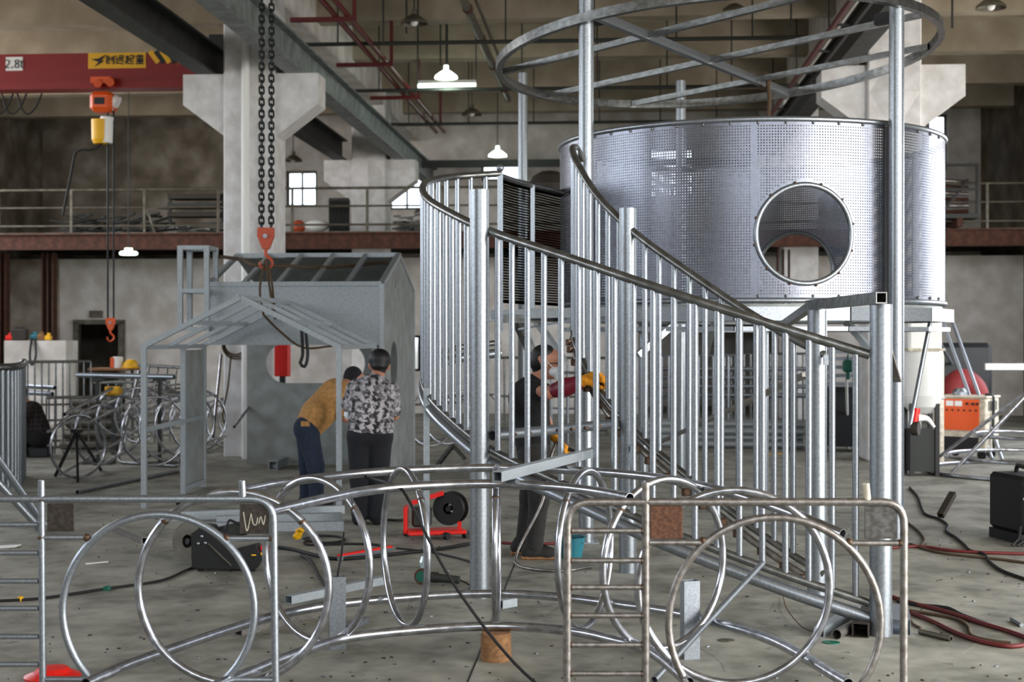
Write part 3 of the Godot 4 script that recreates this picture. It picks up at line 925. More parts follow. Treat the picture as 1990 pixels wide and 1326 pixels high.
# ------------------------------------------------------------------ spiral stair
func build_stair() -> void:
	var outer := [PH(1690, 7.9, 1.55), PH(1520, 7.98, 1.70), PH(1300, 8.2, 1.91), PH(1120, 8.55, 2.11), PH(955, 9.0, 2.315), PH(868, 9.6, 2.50), PH(829, 10.1, 2.64), PH(822, 10.6, 2.77), PH(838, 11.1, 2.87), PH(886, 11.45, 2.94), PH(972, 11.62, 2.985)]
	var inner := [PH(1602, 8.95, 1.535), PH(1530, 9.08, 1.66), PH(1440, 9.28, 1.84), PH(1340, 9.55, 2.08), PH(1235, 9.9, 2.37), PH(1163, 10.25, 2.66), PH(1124, 10.6, 2.93), PH(1113, 10.95, 3.09), PH(1120, 11.15, 3.13), PH(1133, 11.25, 3.05)]
	var t := thing("spiral_stair", "galvanised spiral stair frame with close vertical balusters and curved handrails", "stair", Vector3(0.9, 0, -9.0))
	# stout posts
	for q in [[1712.0, 7.86, 1.83], [932.0, 9.0, 2.58], [1220.0, 9.96, 2.55], [1588.0, 9.0, 1.82]]:
		var b := PH(q[0], q[1], 0.0)
		part(MB.new().tube(line(b, b + Vector3(0, q[2], 0)), 0.061, 24, false, 0.08), "post", M.post, t)
	var drop := Vector3(0, -1.38, 0)
	var unit := MB.new().tube(line(Vector3.ZERO, Vector3.UP), 1.0, 12).mesh()
	var pass_ := 0
	for pts in [outer, inner]:
		var top := smooth(pts, 0.05)
		part(MB.new().tube(top, 0.027, 12), "handrail", M.rail, t)
		var lo := PackedVector3Array(); var lo2 := PackedVector3Array()
		for i in top.size():
			var inward := Vector3.ZERO
			lo.append(top[i] + drop)
			lo2.append(top[i] + drop + Vector3(0, -0.085, 0))
		part(MB.new().tube(lo, 0.024, 10), "stringer_tube", M.rail, t)
		if pass_ == 0: part(MB.new().tube(lo2, 0.038, 12), "lower_stringer", M.galv, t)
		else: part(MB.new().tube(lo2, 0.026, 10), "lower_stringer", M.tarnish, t)
		# balusters at even spacing along the plan
		var run := 0.0; var next := 0.075
		var gap := 0.128 if pass_ == 0 else 0.13
		for i in range(1, top.size()):
			var seg := Vector2(top[i].x - top[i - 1].x, top[i].z - top[i - 1].z).length()
			while run + seg > next:
				var p := top[i - 1].lerp(top[i], (next - run) / seg)
				var bb := Basis(Vector3(0.0188, 0, 0), Vector3(0, 1.355, 0), Vector3(0, 0, 0.0188))
				var bal := placed(unit, "baluster", M.galv, t, Transform3D(bb, p + Vector3(0, -1.375, 0)))
				next += gap
				if pass_ == 0 and p.z > -9.2:
					var wm := MB.new().ball(p + Vector3(0, -0.032, 0), Vector3(0.021, 0.008, 0.021), 8, 4)
					part(wm, "weld_bead", M.weld, bal)
			run += seg
		if pass_ == 1:   # rusty clips that wait for the treads
			var d := 0.1; run = 0.0
			for i in range(1, top.size()):
				run += top[i].distance_to(top[i - 1])
				if run > d and i < top.size() - 8:
					var p := lo2[i]
					part(MB.new().cbox(p + Vector3(-0.03, -0.005, 0.035), Vector3(0.05, 0.05, 0.04), 0.006, Basis(Vector3.UP, 0.6)), "tread_clip", M.weld, t)
					d += 0.17
		pass_ += 1
	# end post with a ball finial at the stair head
	var e := PH(972, 11.62, 0)
	part(MB.new().bar(line(e + Vector3(0, 1.7, 0), e + Vector3(0, 2.99, 0)), 0.045, 0.045), "head_post", M.galv, t)
	part(MB.new().ball(e + Vector3(0, 3.03, 0), Vector3(0.032, 0.032, 0.032), 12, 8), "finial", M.galv, t)
	# the one tread tube already fitted, with drilled stubs
	var a := P(957, 847, 9.0); var b := P(1195, 824, 9.95)
	var tr := part(MB.new().tube(line(a, b), 0.034, 14, false, 0.1), "tread_tube", M.galv, t)
	for i in 7:
		var p := a.lerp(b, 0.16 + i * 0.115)
		part(MB.new().tube(line(p + Vector3(0, -0.01, 0.02), p + Vector3(0.01, 0.0, 0.07)), 0.012, 8), "stub", M.weld, tr)
	# square tube across the two entrance posts and a strut back to the platform
	part(MB.new().bar(line(PH(1713, 7.70, 1.862), PH(1574, 9.1, 1.852)), 0.062, 0.062, Vector3.UP, false, 0.006), "entrance_beam", M.steel, t)
	part(MB.new().bar(line(PH(1576, 9.05, 1.845), PH(1508, 10.6, 1.70)), 0.05, 0.05, Vector3.UP, false, 0.005), "entrance_strut", M.steel, t)
	part(MB.new().box(P(1605, 700, 8.9), Vector3(0.03, 0.06, 0.02)), "hinge_lug", M.galv, t)
	# square prop under the left end of the stair
	var pr := solo(MB.new().bar(line(G(829, 1112), Vector3(G(829, 1112).x, 1.29, G(829, 1112).z)), 0.042, 0.042, Vector3.UP, false, 0.004), "prop_tube", M.zinc, "square galvanised prop tube standing under the left curve of the stair", "tube")
	# diagonal flat bar behind the stair
	solo(MB.new().bar(line(G(1240, 880), P(1566, 728, 9.35)), 0.05, 0.03), "diagonal_tube", M.tarnish, "slim diagonal tube leaning behind the balusters up to the entrance post", "tube")
	part(MB.new().bar(line(P(1722, 668, 8.0), P(1744, 742, 8.1)), 0.05, 0.012), "hinge_strap", M.tarnish, t)

# ------------------------------------------------------------------ crawl tunnel of rings lying in front of the stair
func build_tunnel() -> void:
	var c := Vector3(-0.10, 0, -6.35)
	var t := thing("ring_tunnel", "curved crawl tunnel of steel rings between two pairs of bent rails", "tunnel frame", c)
	# four bent rails, each through the points it passes in plan, at its own height
	var rails := [
		[0.885, [[-1.53, 6.55], [-1.39, 6.93], [-1.19, 7.50], [-0.69, 8.10], [0.0, 8.30], [0.69, 7.85], [1.03, 7.10], [1.28, 6.75, 0.83], [1.50, 6.45, 0.755]]],
		[0.885, [[-1.06, 6.25], [-0.75, 7.02], [-0.46, 7.30], [-0.12, 7.40], [0.18, 7.28], [0.40, 7.05], [0.56, 6.75]]],
		[0.185, [[-1.80, 6.00], [-1.68, 6.45], [-1.23, 7.48], [-0.70, 7.94], [0.0, 8.10], [0.67, 7.72], [0.98, 7.38], [1.26, 6.84], [1.42, 6.00]]],
		[0.165, [[-1.28, 5.98], [-1.20, 6.20], [-0.98, 6.72], [-0.755, 7.06], [-0.17, 7.29], [0.25, 7.20], [0.48, 6.98], [0.652, 6.70], [0.76, 6.10]]]]
	for q in rails:
		var pts: Array = []
		for e in q[1]: pts.append(Vector3(e[0], q[0] if e.size() < 3 else e[2], -e[1]))
		part(MB.new().tube(smooth(pts, 0.06), 0.0245, 12, false, 0.12), "bent_rail", M.ring, t)
	for q in [[-1.25, 6.38, 0.43], [-0.99, 7.17, 0.41], [-0.575, 7.60, 0.415], [-0.083, 7.70, 0.415], [0.39, 7.52, 0.415], [0.76, 7.05, 0.42], [1.00, 6.40, 0.435]]:
		var o := Vector3(q[0], 0.525, -q[1])
		var rad := (o - c); rad.y = 0; rad = rad.normalized()
		var ring := part(MB.new().tube(circle(o, q[2], rad, Vector3.UP, 56), 0.0185, 10, true), "hoop", M.ring, t)
		for sgn in [-1.0, 1.0]:
			part(MB.new().ball(o + rad * sgn * q[2] * 0.72 + Vector3(0, q[2] * 0.69, 0), Vector3(0.022, 0.018, 0.022), 8, 5), "weld_bead", M.weld, ring)
	# what it rests on
	var lg := G(964, 1283)
	var log_ := solo(MB.new().lathe([Vector2(0.0, 0.0), Vector2(0.078, 0.0), Vector2(0.080, 0.01), Vector2(0.077, 0.132), Vector2(0.073, 0.14), Vector2(0.0, 0.14)], lg, Basis.IDENTITY, 20), "wood_block", M.wood, "short round log propping up the inner rail of the tunnel", "log")
	for q in [[655, 1262, 0.385, "left"], [1341, 1280, 0.40, "right"]]:
		var g := G(q[0], q[1])
		solo(MB.new().bar(line(g, g + Vector3(0.0, q[2], 0)), 0.085, 0.062, Vector3(0.25, 0, 1).normalized(), false, 0.004), "tube_stand", M.galv, "upright rectangular tube offcut standing on the floor at the %s of the tunnel" % q[3], "offcut", "upright tube offcuts")
	solo(MB.new().bar(line(PH(966, 7.20, 0.942), PH(1155, 8.75, 0.942)), 0.052, 0.052, Vector3.UP, false, 0.004), "square_tube", M.zinc, "square galvanised tube laid across the top rails of the tunnel", "tube")
	solo(MB.new().tube(line(G(1272, 1322, 0.02), P(1482, 1095, 7.82)), 0.0165, 12, false, 0.15), "loose_tube", M.galv, "round tube leaning from the floor onto the stair stringer", "tube")
	# thin dark welding lead draped over the tunnel
	var lead := [P(676, 922, 8.3), P(720, 930, 7.9), P(765, 944, 7.4), P(790, 965, 7.15), P(860, 1100, 7.0), P(930, 1205, 6.9), P(1000, 1290, 6.8), P(1060, 1345, 6.7)]
	solo(cable(lead, 0.0085), "welding_lead", M.rubber, "thin dark cable draped over the tunnel rails towards the camera", "cable")

# ------------------------------------------------------------------ two flat frames in the foreground
func front_frame(left: bool) -> void:
	var d := 6.14
	var top_y := 970.0 if left else 976.0
	var at := func(px: float, py: float) -> Vector3: return P(px, py, d)
	var bottom := HORIZON + EYE * FOCAL / d - 3.0
	var label := "flat tube frame with big circle and ladder rungs, at the left foreground" if left else "flat tube frame with ladder rungs, rusty plate and big circle, at the right foreground"
	var t := thing("play_frame", label, "frame", at.call(300 if left else 1430, bottom), "flat tube frames in the foreground")
	var r := 0.0165
	var m: Material = M.galv if left else M.tarnish
	if left:
		part(MB.new().tube(rounded([at.call(-150, bottom), at.call(-150, top_y), at.call(531, top_y), at.call(536, bottom)], 0.10), r, 12), "outer_tube", m, t)
		part(MB.new().tube(line(at.call(80, 934), at.call(83, bottom)), r * 0.92, 12, false, 0.15), "upright", m, t)
		for y in [1020, 1075, 1130, 1183, 1238, 1292, 1350]: part(MB.new().tube(line(at.call(-148, y), at.call(74, y)), 0.0115, 10), "rung", m, t)
		part(MB.new().tube(line(at.call(470, 935), at.call(472, 968)), 0.0155, 12, false, 0.15), "spigot", m, t)
		part(MB.new().tube(circle(at.call(308, 1187), 0.4145, Vector3.RIGHT, Vector3.UP, 72), 0.0165, 12, true), "circle_tube", m, t)
		for q in [[86, 168, 1045], [440, 528, 1047], [88, 165, 1321], [450, 530, 1322]]: part(MB.new().tube(line(at.call(q[0], q[2]), at.call(q[1], q[2])), 0.0125, 10), "link_bar", m, t)
		part(MB.new().cbox(at.call(118, 1006), Vector3(0.118, 0.122, 0.006), 0.002), "corner_plate", M.dark_plate, t)
		var pl := part(MB.new().cbox(at.call(494, 1009), Vector3(0.125, 0.128, 0.006), 0.002), "corner_plate", M.dark_plate, t)
		# scribbled chalk marks on the plate
		var z := Vector3(0, 0, 0.0045)
		for st in [[[473, 995], [480, 1032], [488, 998]], [[488, 998], [492, 1018], [498, 1020], [501, 1006]], [[503, 1018], [507, 1004], [512, 1020], [516, 1002]]]:
			var q: Array = []
			for e in st: q.append(at.call(e[0], e[1]) + z)
			part(MB.new().tube(smooth(q, 0.01), 0.0016, 5), "chalk_mark", M.cream, pl)
		for q in [[80, 972], [80, 1045], [168, 1045], [440, 1046], [528, 1047]]: part(MB.new().ball(at.call(q[0], q[1]), Vector3(0.0172, 0.0172, 0.0172), 8, 6), "weld_bead", M.weld, t)
	else:
		part(MB.new().tube(rounded([at.call(1102, bottom), at.call(1103, top_y), at.call(1757, top_y), at.call(1757, bottom)], 0.10), r * 1.06, 12), "outer_tube", m, t)
		part(MB.new().tube(line(at.call(1255, 938), at.call(1255, bottom)), r * 1.05, 12, false, 0.15), "upright", m, t)
		for y in [1032, 1090, 1142, 1197, 1254, 1310, 1365]:
			part(MB.new().tube(line(at.call(1103, y), at.call(1255, y)), 0.0125, 10), "rung", m, t)
			for x in [1111, 1247]: part(MB.new().ball(at.call(x, y), Vector3(0.007, 0.0155, 0.0155), 8, 5), "weld_bead", M.weld, t)
		part(MB.new().tube(line(at.call(1683, 940), at.call(1686, 972)), 0.0155, 12, false, 0.15), "spigot", M.cream, t)
		part(MB.new().tube(circle(at.call(1506, 1212), 0.458, Vector3.RIGHT, Vector3.UP, 72), 0.0165, 12, true), "circle_tube", m, t)
		for q in [[1262, 1368, 1055], [1648, 1752, 1056], [1262, 1330, 1352], [1690, 1752, 1352]]: part(MB.new().tube(line(at.call(q[0], q[2]), at.call(q[1], q[2])), 0.0135, 10), "link_bar", m, t)
		part(MB.new().cbox(at.call(1295, 1015), Vector3(0.140, 0.145, 0.006), 0.002), "corner_plate", M.rust_plate, t)
		part(MB.new().cbox(at.call(1712, 1016), Vector3(0.140, 0.140, 0.006), 0.002), "corner_plate", M.grey_plate, t)
		for q in [[1255, 976], [1255, 1055], [1366, 1052], [1650, 1054], [1750, 1056]]: part(MB.new().ball(at.call(q[0], q[1]), Vector3(0.0178, 0.0178, 0.0178), 8, 6), "weld_bead", M.weld, t)

func build_front() -> void:
	build_tunnel()
	front_frame(true)
	front_frame(false)

# ------------------------------------------------------------------ little steel house under the chain hoist
const HOUSE := Vector3(-3.545, 0, -13.7)

func HP(du: float, h: float, dv: float) -> Vector3:
	return HOUSE + (U(du, h, dv) - U(0, 0, 0))

func sq(a: Vector3, b: Vector3, w := 0.05, h := 0.05) -> MB:
	return MB.new().bar(line(a, b), w, h)

func build_house() -> void:
	var b := hall_basis()
	var t := thing("steel_playhouse", "little galvanised steel house frame with porch roof and grey sheet walls", "playhouse", HP(0.95, 0, 2.0))
	var W := 1.9; var EV := 1.55; var AP := 2.03
	# porch posts
	for q in [[0.0, 0.0], [W, 0.0], [0.0, 1.25], [0.0, 2.0], [W, 2.0]]:
		part(sq(HP(q[0], 0, q[1]), HP(q[0], EV, q[1])), "porch_post", M.zinc, t)
	part(MB.new().box(HP(0.0, 0.80, 1.62), Vector3(0.02, 1.42, 0.70), b), "side_panel", M.panel, t)
	part(sq(HP(0, 0.06, 1.25), HP(0, 0.06, 2.0)), "sill", M.zinc, t)
	part(sq(HP(0, 0.75, 0.0), HP(0, 0.775, 2.0), 0.04, 0.04), "mid_rail", M.zinc, t)
	# porch roof: rafters, purlins, ridge and eaves
	for dv in [0.0, 2.0]:
		part(sq(HP(-0.02, EV, dv), HP(W * 0.5, AP, dv)), "rafter", M.zinc, t)
		part(sq(HP(W + 0.02, EV, dv), HP(W * 0.5, AP, dv)), "rafter", M.zinc, t)
	for dv in [0.7, 1.35]:
		part(sq(HP(0.0, EV + 0.0, dv), HP(W * 0.5, AP, dv), 0.04, 0.04), "rafter", M.zinc, t)
		part(sq(HP(W, EV + 0.0, dv), HP(W * 0.5, AP, dv), 0.04, 0.04), "rafter", M.zinc, t)
	for q in [[0.0, EV], [W, EV], [W * 0.5, AP], [W * 0.25, (EV + AP) * 0.5], [W * 0.75, (EV + AP) * 0.5]]:
		part(sq(HP(q[0], q[1], 0.0), HP(q[0], q[1], 2.0), 0.045, 0.045), "purlin", M.zinc, t)
	# main body behind: fascia, gable wall, back wall with slot window, roof frame
	var D0 := 2.2; var D1 := 4.65; var DM := 3.42
	var E2 := 2.24; var R2 := 2.63; var W2 := 1.95
	part(MB.new().box(HP(W2 * 0.5, 1.90, D0), Vector3(W2, 0.68, 0.012), b), "fascia_sheet", M.zinc, t)
	part(sq(HP(0, E2, D0), HP(W2, E2, D0)), "eave_tube", M.zinc, t)
	part(sq(HP(W2, 0.0, D0), HP(W2, E2, D0)), "corner_post", M.zinc, t)
	part(sq(HP(W2, 0.0, D1), HP(W2, E2, D1)), "corner_post", M.zinc, t)
	# gable wall on the right, pentagon with a round port
	var gable := PackedVector2Array([Vector2(D0, 0.02), Vector2(D1, 0.02), Vector2(D1, E2), Vector2(DM, R2), Vector2(D0, E2)])
	part(holed_sheet(gable, [[Vector2(3.0, 1.33), 0.27, 0.0]], HP(W2, 0, 0), -b.z, 0.012), "gable_wall", M.panel, t)
	var back := PackedVector2Array([Vector2(-0.21, 0.02), Vector2(W2, 0.02), Vector2(W2, E2), Vector2(-0.21, E2)])
	part(holed_sheet(back, [[Vector2(0.295, 1.31), 0.255, 0.78]], HP(0, 0, D1), b.x, 0.012), "back_wall", M.panel, t)
	part(sq(HP(0, R2, DM), HP(W2, R2, DM)), "ridge_tube", M.zinc, t)
	for i in 6:
		var du := W2 * i / 5.0
		part(sq(HP(du, E2, D0), HP(du, R2, DM), 0.065 if i == 5 else 0.045, 0.05), "main_rafter", M.zinc, t)
		part(sq(HP(du, E2, D1), HP(du, R2, DM), 0.045, 0.05), "main_rafter", M.zinc, t)
	part(sq(HP(0, E2, D1), HP(W2, E2, D1)), "eave_tube", M.zinc, t)
	var sheet := MB.new()
	var dz := Vector3(0, -0.03, 0)
	sheet.quad(HP(0, R2, DM) + dz, HP(W2, R2, DM) + dz, HP(W2, E2, D1) + dz, HP(0, E2, D1) + dz)
	part(sheet, "rear_roof_sheet", M.panel, t)
	# chimney of square tubes at the left end of the roof
	var ch := part(sq(HP(-0.28, 1.72, 2.05), HP(-0.28, 2.66, 2.05), 0.055, 0.055), "chimney_post", M.zinc, t)
	for q in [[0.02, 2.05], [-0.28, 2.4], [0.02, 2.4]]:
		part(sq(HP(q[0], 1.72, q[1]), HP(q[0], 2.66, q[1]), 0.055, 0.055), "chimney_post", M.zinc, t)
	for h in [2.64, 2.16, 1.74]:
		part(sq(HP(-0.28, h, 2.05), HP(0.02, h, 2.05), 0.045, 0.045), "chimney_tie", M.zinc, t)
		part(sq(HP(-0.28, h, 2.4), HP(0.02, h, 2.4), 0.045, 0.045), "chimney_tie", M.zinc, t)
		part(sq(HP(-0.28, h, 2.05), HP(-0.28, h, 2.4), 0.045, 0.045), "chimney_tie", M.zinc, t)
		part(sq(HP(0.02, h, 2.05), HP(0.02, h, 2.4), 0.045, 0.045), "chimney_tie", M.zinc, t)
	# slings round the roof tubes, hanging on the hook
	var hk := P(516, 505, 15.2)
	var s := thing("rope_slings", "brown rope slings running from the hook down to the house roof", "sling", hk)
	for e in [[P(512, 612, 14.9), P(505, 560, 15.1)], [P(524, 560, 15.0), P(531, 605, 14.9)], [P(535, 620, 14.9), P(527, 540, 15.05)]]:
		part(MB.new().tube(smooth([hk, e[1], e[0]], 0.1), 0.013, 6), "rope", M.strap, s)
	var over := [P(430, 499, 16.2), P(470, 505, 15.9), P(500, 516, 15.4), P(560, 517, 15.6), P(608, 520, 16.3), P(680, 517, 16.6), P(745, 511, 17.0), P(766, 520, 16.9), P(764, 560, 16.6), P(742, 606, 16.2)]
	part(MB.new().tube(smooth(over, 0.1), 0.022, 6), "webbing", M.strap, s)
	part(MB.new().tube(smooth([P(512, 612, 14.9), P(545, 645, 15.1), P(590, 676, 15.3), P(650, 672, 15.4)], 0.1), 0.012, 6), "rope", M.strap, s)
	# hoist hose loop hanging inside the porch
	solo(MB.new().tube(smooth([P(586, 636, 15.0), P(588, 690, 15.0), P(583, 705, 15.0), P(592, 713, 15.0), P(598, 690, 15.0), P(594, 640, 15.0)], 0.05), 0.018, 8), "hanging_hose", M.black, "black hose loop hanging under the porch roof", "hose")

# a flat sheet standing in the plane of dir and up, with stadium-shaped holes [centre, radius, straight length]
func holed_sheet(poly: PackedVector2Array, holes: Array, o: Vector3, dir: Vector3, thick: float) -> MB:
	var b := Basis(dir, Vector3.UP, dir.cross(Vector3.UP))
	var mb := MB.new()
	var pieces: Array = [poly]
	for h in holes:
		var ring := PackedVector2Array()
		for i in 32:
			var a := TAU * i / 32
			var x: float = cos(a) * h[1]
			ring.append(h[0] + Vector2(x + (h[2] if x > 0 else 0.0), sin(a) * h[1]))
		# cut the sheet in two along the middle of the hole so that every piece is a simple polygon
		var next: Array = []
		var mid: float = h[0].x + h[2] * 0.5
		for half in [[-50.0, mid], [mid, 50.0]]:
			var box := PackedVector2Array([Vector2(half[0], -50), Vector2(half[1], -50), Vector2(half[1], 50), Vector2(half[0], 50)])
			for p in pieces:
				for q in Geometry2D.intersect_polygons(p, box):
					next.append_array(Geometry2D.clip_polygons(q, ring))
		pieces = next
	for p in pieces: mb.prism(p, o, thick, b)
	return mb

# ------------------------------------------------------------------ chain hoists and the red crane
func chain_run(parent: Node3D, top: Vector3, bottom: Vector3, link_h: float, m: Material) -> void:
	var r := link_h * 0.17
	var path := PackedVector3Array()
	for i in 12:
		var a := TAU * i / 12
		path.append(Vector3(cos(a) * link_h * 0.30, sin(a) * link_h * 0.30 + (0.22 if sin(a) > 0 else -0.22) * link_h, 0))
	var me := MB.new().tube(path, r * 0.75, 5, true).mesh()
	var n := int(top.distance_to(bottom) / (link_h * 0.74))
	for i in n:
		var p := top.lerp(bottom, (i + 0.5) / n)
		placed(me, "chain_link", m, parent, Transform3D(Basis(Vector3.UP, 0.35 + (PI * 0.5 if i % 2 else 0.0)), p))

func hook(parent: Node3D, p: Vector3, s: float, m: Material) -> void:
	var poly := PackedVector2Array()
	for q in [[-0.085, 0.0], [0.085, 0.0], [0.088, -0.09], [0.045, -0.20], [0.03, -0.23], [-0.03, -0.23], [-0.045, -0.20], [-0.088, -0.09]]: poly.append(Vector2(q[0], q[1]) * s)
	part(MB.new().prism(poly, p + Vector3(0, 0, -0.04 * s), 0.08 * s), "hook_block", m, parent)
	part(MB.new().tube(line(p + Vector3(0, -0.09, 0.03) * s, p + Vector3(0, -0.09, 0.06) * s), 0.025 * s, 10), "sheave_pin", M.galv, parent)
	var w: Array = []
	for q in [Vector3(0, -0.22, 0), Vector3(0.0, -0.29, 0), Vector3(0.055, -0.34, 0), Vector3(0.06, -0.40, 0), Vector3(0.0, -0.445, 0), Vector3(-0.06, -0.41, 0), Vector3(-0.062, -0.36, 0)]: w.append(p + q * s)
	part(MB.new().tube(smooth(w, 0.015), 0.021 * s, 8, false, 0.0, 0.012 * s), "hook", m, parent)

func build_cranes() -> void:
	# hoist of the right aisle: two chain falls to an orange hook block
	var d := 15.2
	var t := thing("chain_hoist", "black chain falls with orange hook block hanging above the little house", "hoist", P(517, 445, d))
	chain_run(t, P(509, -60, d), P(508, 446, d), 0.085, M.chain)
	chain_run(t, P(528, -60, d), P(527, 446, d), 0.085, M.chain)
	hook(t, P(517, 443, d), 1.0, M.hook_orange)
	part(MB.new().box(P(518, -66, d), Vector3(0.3, 0.12, 0.2)), "chain_guide", M.hook_orange, t)
	# red overhead crane of the left aisle
	var v := 20.8
	var h0 := 5.34; var h1 := 5.92
	var c := thing("overhead_crane", "red overhead crane girder with yellow nameplate at the upper left", "crane", U(-9.5, h0, v))
	part(hall_box(-9.85, (h0 + h1) * 0.5 + 0.04, v, 8.1, h1 - h0 - 0.16, 0.22), "girder", M.crane_red, c)
	part(hall_box(-9.85, h0 + 0.06, v, 8.1, 0.12, 0.34), "lower_flange", M.crane_red, c)
	part(hall_box(-5.66, 5.87, v, 0.26, 0.22, 1.6), "end_carriage", M.crane_dark, c)
	var f := v - 0.112
	var pt := func(px: float, py: float, z: float) -> Vector3: return U(u_at(px, z), h_at(px, py, z), z)
	var plate := func(x0: float, x1: float, y0: float, y1: float, m: Material, nm: String, z: float) -> MeshInstance3D:
		var a: Vector3 = pt.call(x0, y1, z); var e: Vector3 = pt.call(x1, y0, z)
		return part(MB.new().box((a + e) * 0.5, Vector3(Vector2(e.x - a.x, e.z - a.z).length(), e.y - a.y, 0.012), hall_basis()), nm, m, c)
	plate.call(12, 45, 111, 138, M.white, "capacity_plate", f)
	plate.call(172, 284, 102, 134, M.yellow, "nameplate", f)
	var i := 0
	for x in [292, 303, 314, 325, 336]:
		var a: Vector3 = pt.call(x, 100, f - 0.004); var e: Vector3 = pt.call(x + 16, 122, f - 0.004)
		part(MB.new().bar(line(a, e), 0.01, 0.075, Vector3.UP), "hazard_stripe", M.yellow if i % 2 == 0 else M.black, c)
		i += 1
	words(c, "2.8t", pt.call(28, 125, f - 0.012), 0.17, M.black)
	# four brush-like characters of the maker's name, stroke by stroke in a 10 x 10 grid
	var glyphs := [
		[[0, 7, 2, 9], [2, 9, 5, 6], [1, 6, 4, 6], [1, 6, 1, 1], [4, 6, 4, 4], [1, 3, 4, 4], [1, 1, 5, 1], [7, 8, 7, 3], [9, 9, 9, 0], [9, 0, 8, 1]],
		[[0, 9, 1, 8], [0, 6, 2, 6], [2, 6, 1, 2], [0, 1, 3, 1], [3, 1, 9, 0], [4, 9, 9, 9], [3, 7, 9, 7], [5, 7, 4, 3], [7, 7, 7, 3], [7, 3, 9, 3]],
		[[0, 8, 4, 8], [2, 9, 2, 2], [0, 6, 4, 6], [2, 4, 4, 4], [1, 4, 0, 1], [0, 1, 9, 0], [5, 9, 9, 9], [9, 9, 9, 6], [5, 6, 9, 6], [5, 6, 5, 3], [5, 3, 9, 3]],
		[[2, 9, 8, 9], [0, 8, 9, 8], [5, 9, 5, 0], [2, 6, 8, 6], [2, 6, 2, 3], [8, 6, 8, 3], [2, 4, 8, 4], [2, 3, 8, 3], [1, 2, 9, 2], [0, 0, 9, 0]]]
	var g0: Vector3 = pt.call(206, 125, f - 0.014); var bx := hall_basis().x
	for gi in 4:
		var ch := MB.new()
		for st in glyphs[gi]:
			var p0: Vector3 = g0 + bx * (gi * 0.150 + st[0] * 0.0135) + Vector3(0, st[1] * 0.0135, 0)
			var p1: Vector3 = g0 + bx * (gi * 0.150 + st[2] * 0.0135) + Vector3(0, st[3] * 0.0135, 0)
			ch.bar(line(p0, p1), 0.006, 0.017, (p1 - p0).cross(hall_basis().z).normalized())
		part(ch, "lettering", M.black, c)
	# lightning mark left of the name
	part(MB.new().prism(PackedVector2Array([Vector2(-0.12, 0.02), Vector2(0.0, 0.03), Vector2(0.12, 0.09), Vector2(0.04, 0.0), Vector2(0.08, -0.01), Vector2(-0.06, -0.09), Vector2(0.0, -0.02)]), pt.call(192, 118, f - 0.014), 0.006, hall_basis()), "emblem", M.black, c)
	# festoon cable under the girder
	var fest := MB.new()
	for x in [0, 26, 56]:
		fest.tube(smooth([pt.call(x - 22, 182, v), pt.call(x - 12, 214, v), pt.call(x, 222, v), pt.call(x + 14, 208, v), pt.call(x + 26, 182, v)], 0.06), 0.014, 6)
	part(fest, "festoon_cable", M.rubber, c)
	# orange electric chain hoist on the red girder
	var e := thing("electric_hoist", "orange electric chain hoist with chain bag hanging under the red girder", "hoist", P(203, 200, 20.6))
	var z := 21.2
	part(MB.new().box(P(205, 160, z), Vector3(0.30, 0.09, 0.42), hall_basis()), "trolley", M.orange, e)
	for q in [[190, 162], [214, 160]]:
		part(MB.new().tube(line(P(q[0], q[1], z + 0.2), P(q[0], q[1], z - 0.24)), 0.062, 14), "trolley_wheel", M.orange, e)
	part(MB.new().cbox(P(202, 200, z), Vector3(0.34, 0.30, 0.34), 0.06, hall_basis()), "motor_body", M.orange, e)
	part(MB.new().box(P(193, 196, z - 0.175), Vector3(0.15, 0.10, 0.012), hall_basis()), "label_plate", M.black, e)
	part(MB.new().tube(line(P(219, 198, z), P(228, 203, z)), 0.12, 14), "end_cover", M.white, e)
	part(MB.new().lathe([Vector2(0.10, -0.36), Vector2(0.13, -0.30), Vector2(0.135, 0.0), Vector2(0.12, 0.0), Vector2(0.0, -0.03)], P(196, 233, z), Basis.IDENTITY, 16), "chain_bag", M.yellow, e)
	part(MB.new().tube(line(P(209, 228, z), P(207, 278, z)), 0.10, 12), "limit_cover", M.white, e)
	for x in [209.5, 221.0]:
		part(MB.new().tube(line(P(x, 214, z), P(x, 622, z)), 0.014, 6), "load_chain", M.chain, e)
	hook(e, P(215, 618, z), 0.78, M.orange)
	part(MB.new().tube(smooth([P(222, 236, z), P(210, 262, z), P(185, 290, z), P(150, 294, z), P(140, 330, z), P(122, 420, z)], 0.1), 0.02, 6), "pendant_cable", M.rubber, e)

func words(parent: Node3D, s: String, at: Vector3, size: float, m: Material) -> void:
	var tm := TextMesh.new()
	var sf := SystemFont.new()
	sf.font_names = PackedStringArray(["Droid Sans"])
	tm.font = sf
	tm.text = s
	tm.font_size = 32
	tm.pixel_size = size / 32.0
	tm.depth = 0.006
	var o := MeshInstance3D.new()
	o.name = "lettering"
	parent.add_child(o, true)
	o.mesh = tm
	o.material_override = m
	o.global_transform = Transform3D(hall_basis(), at)

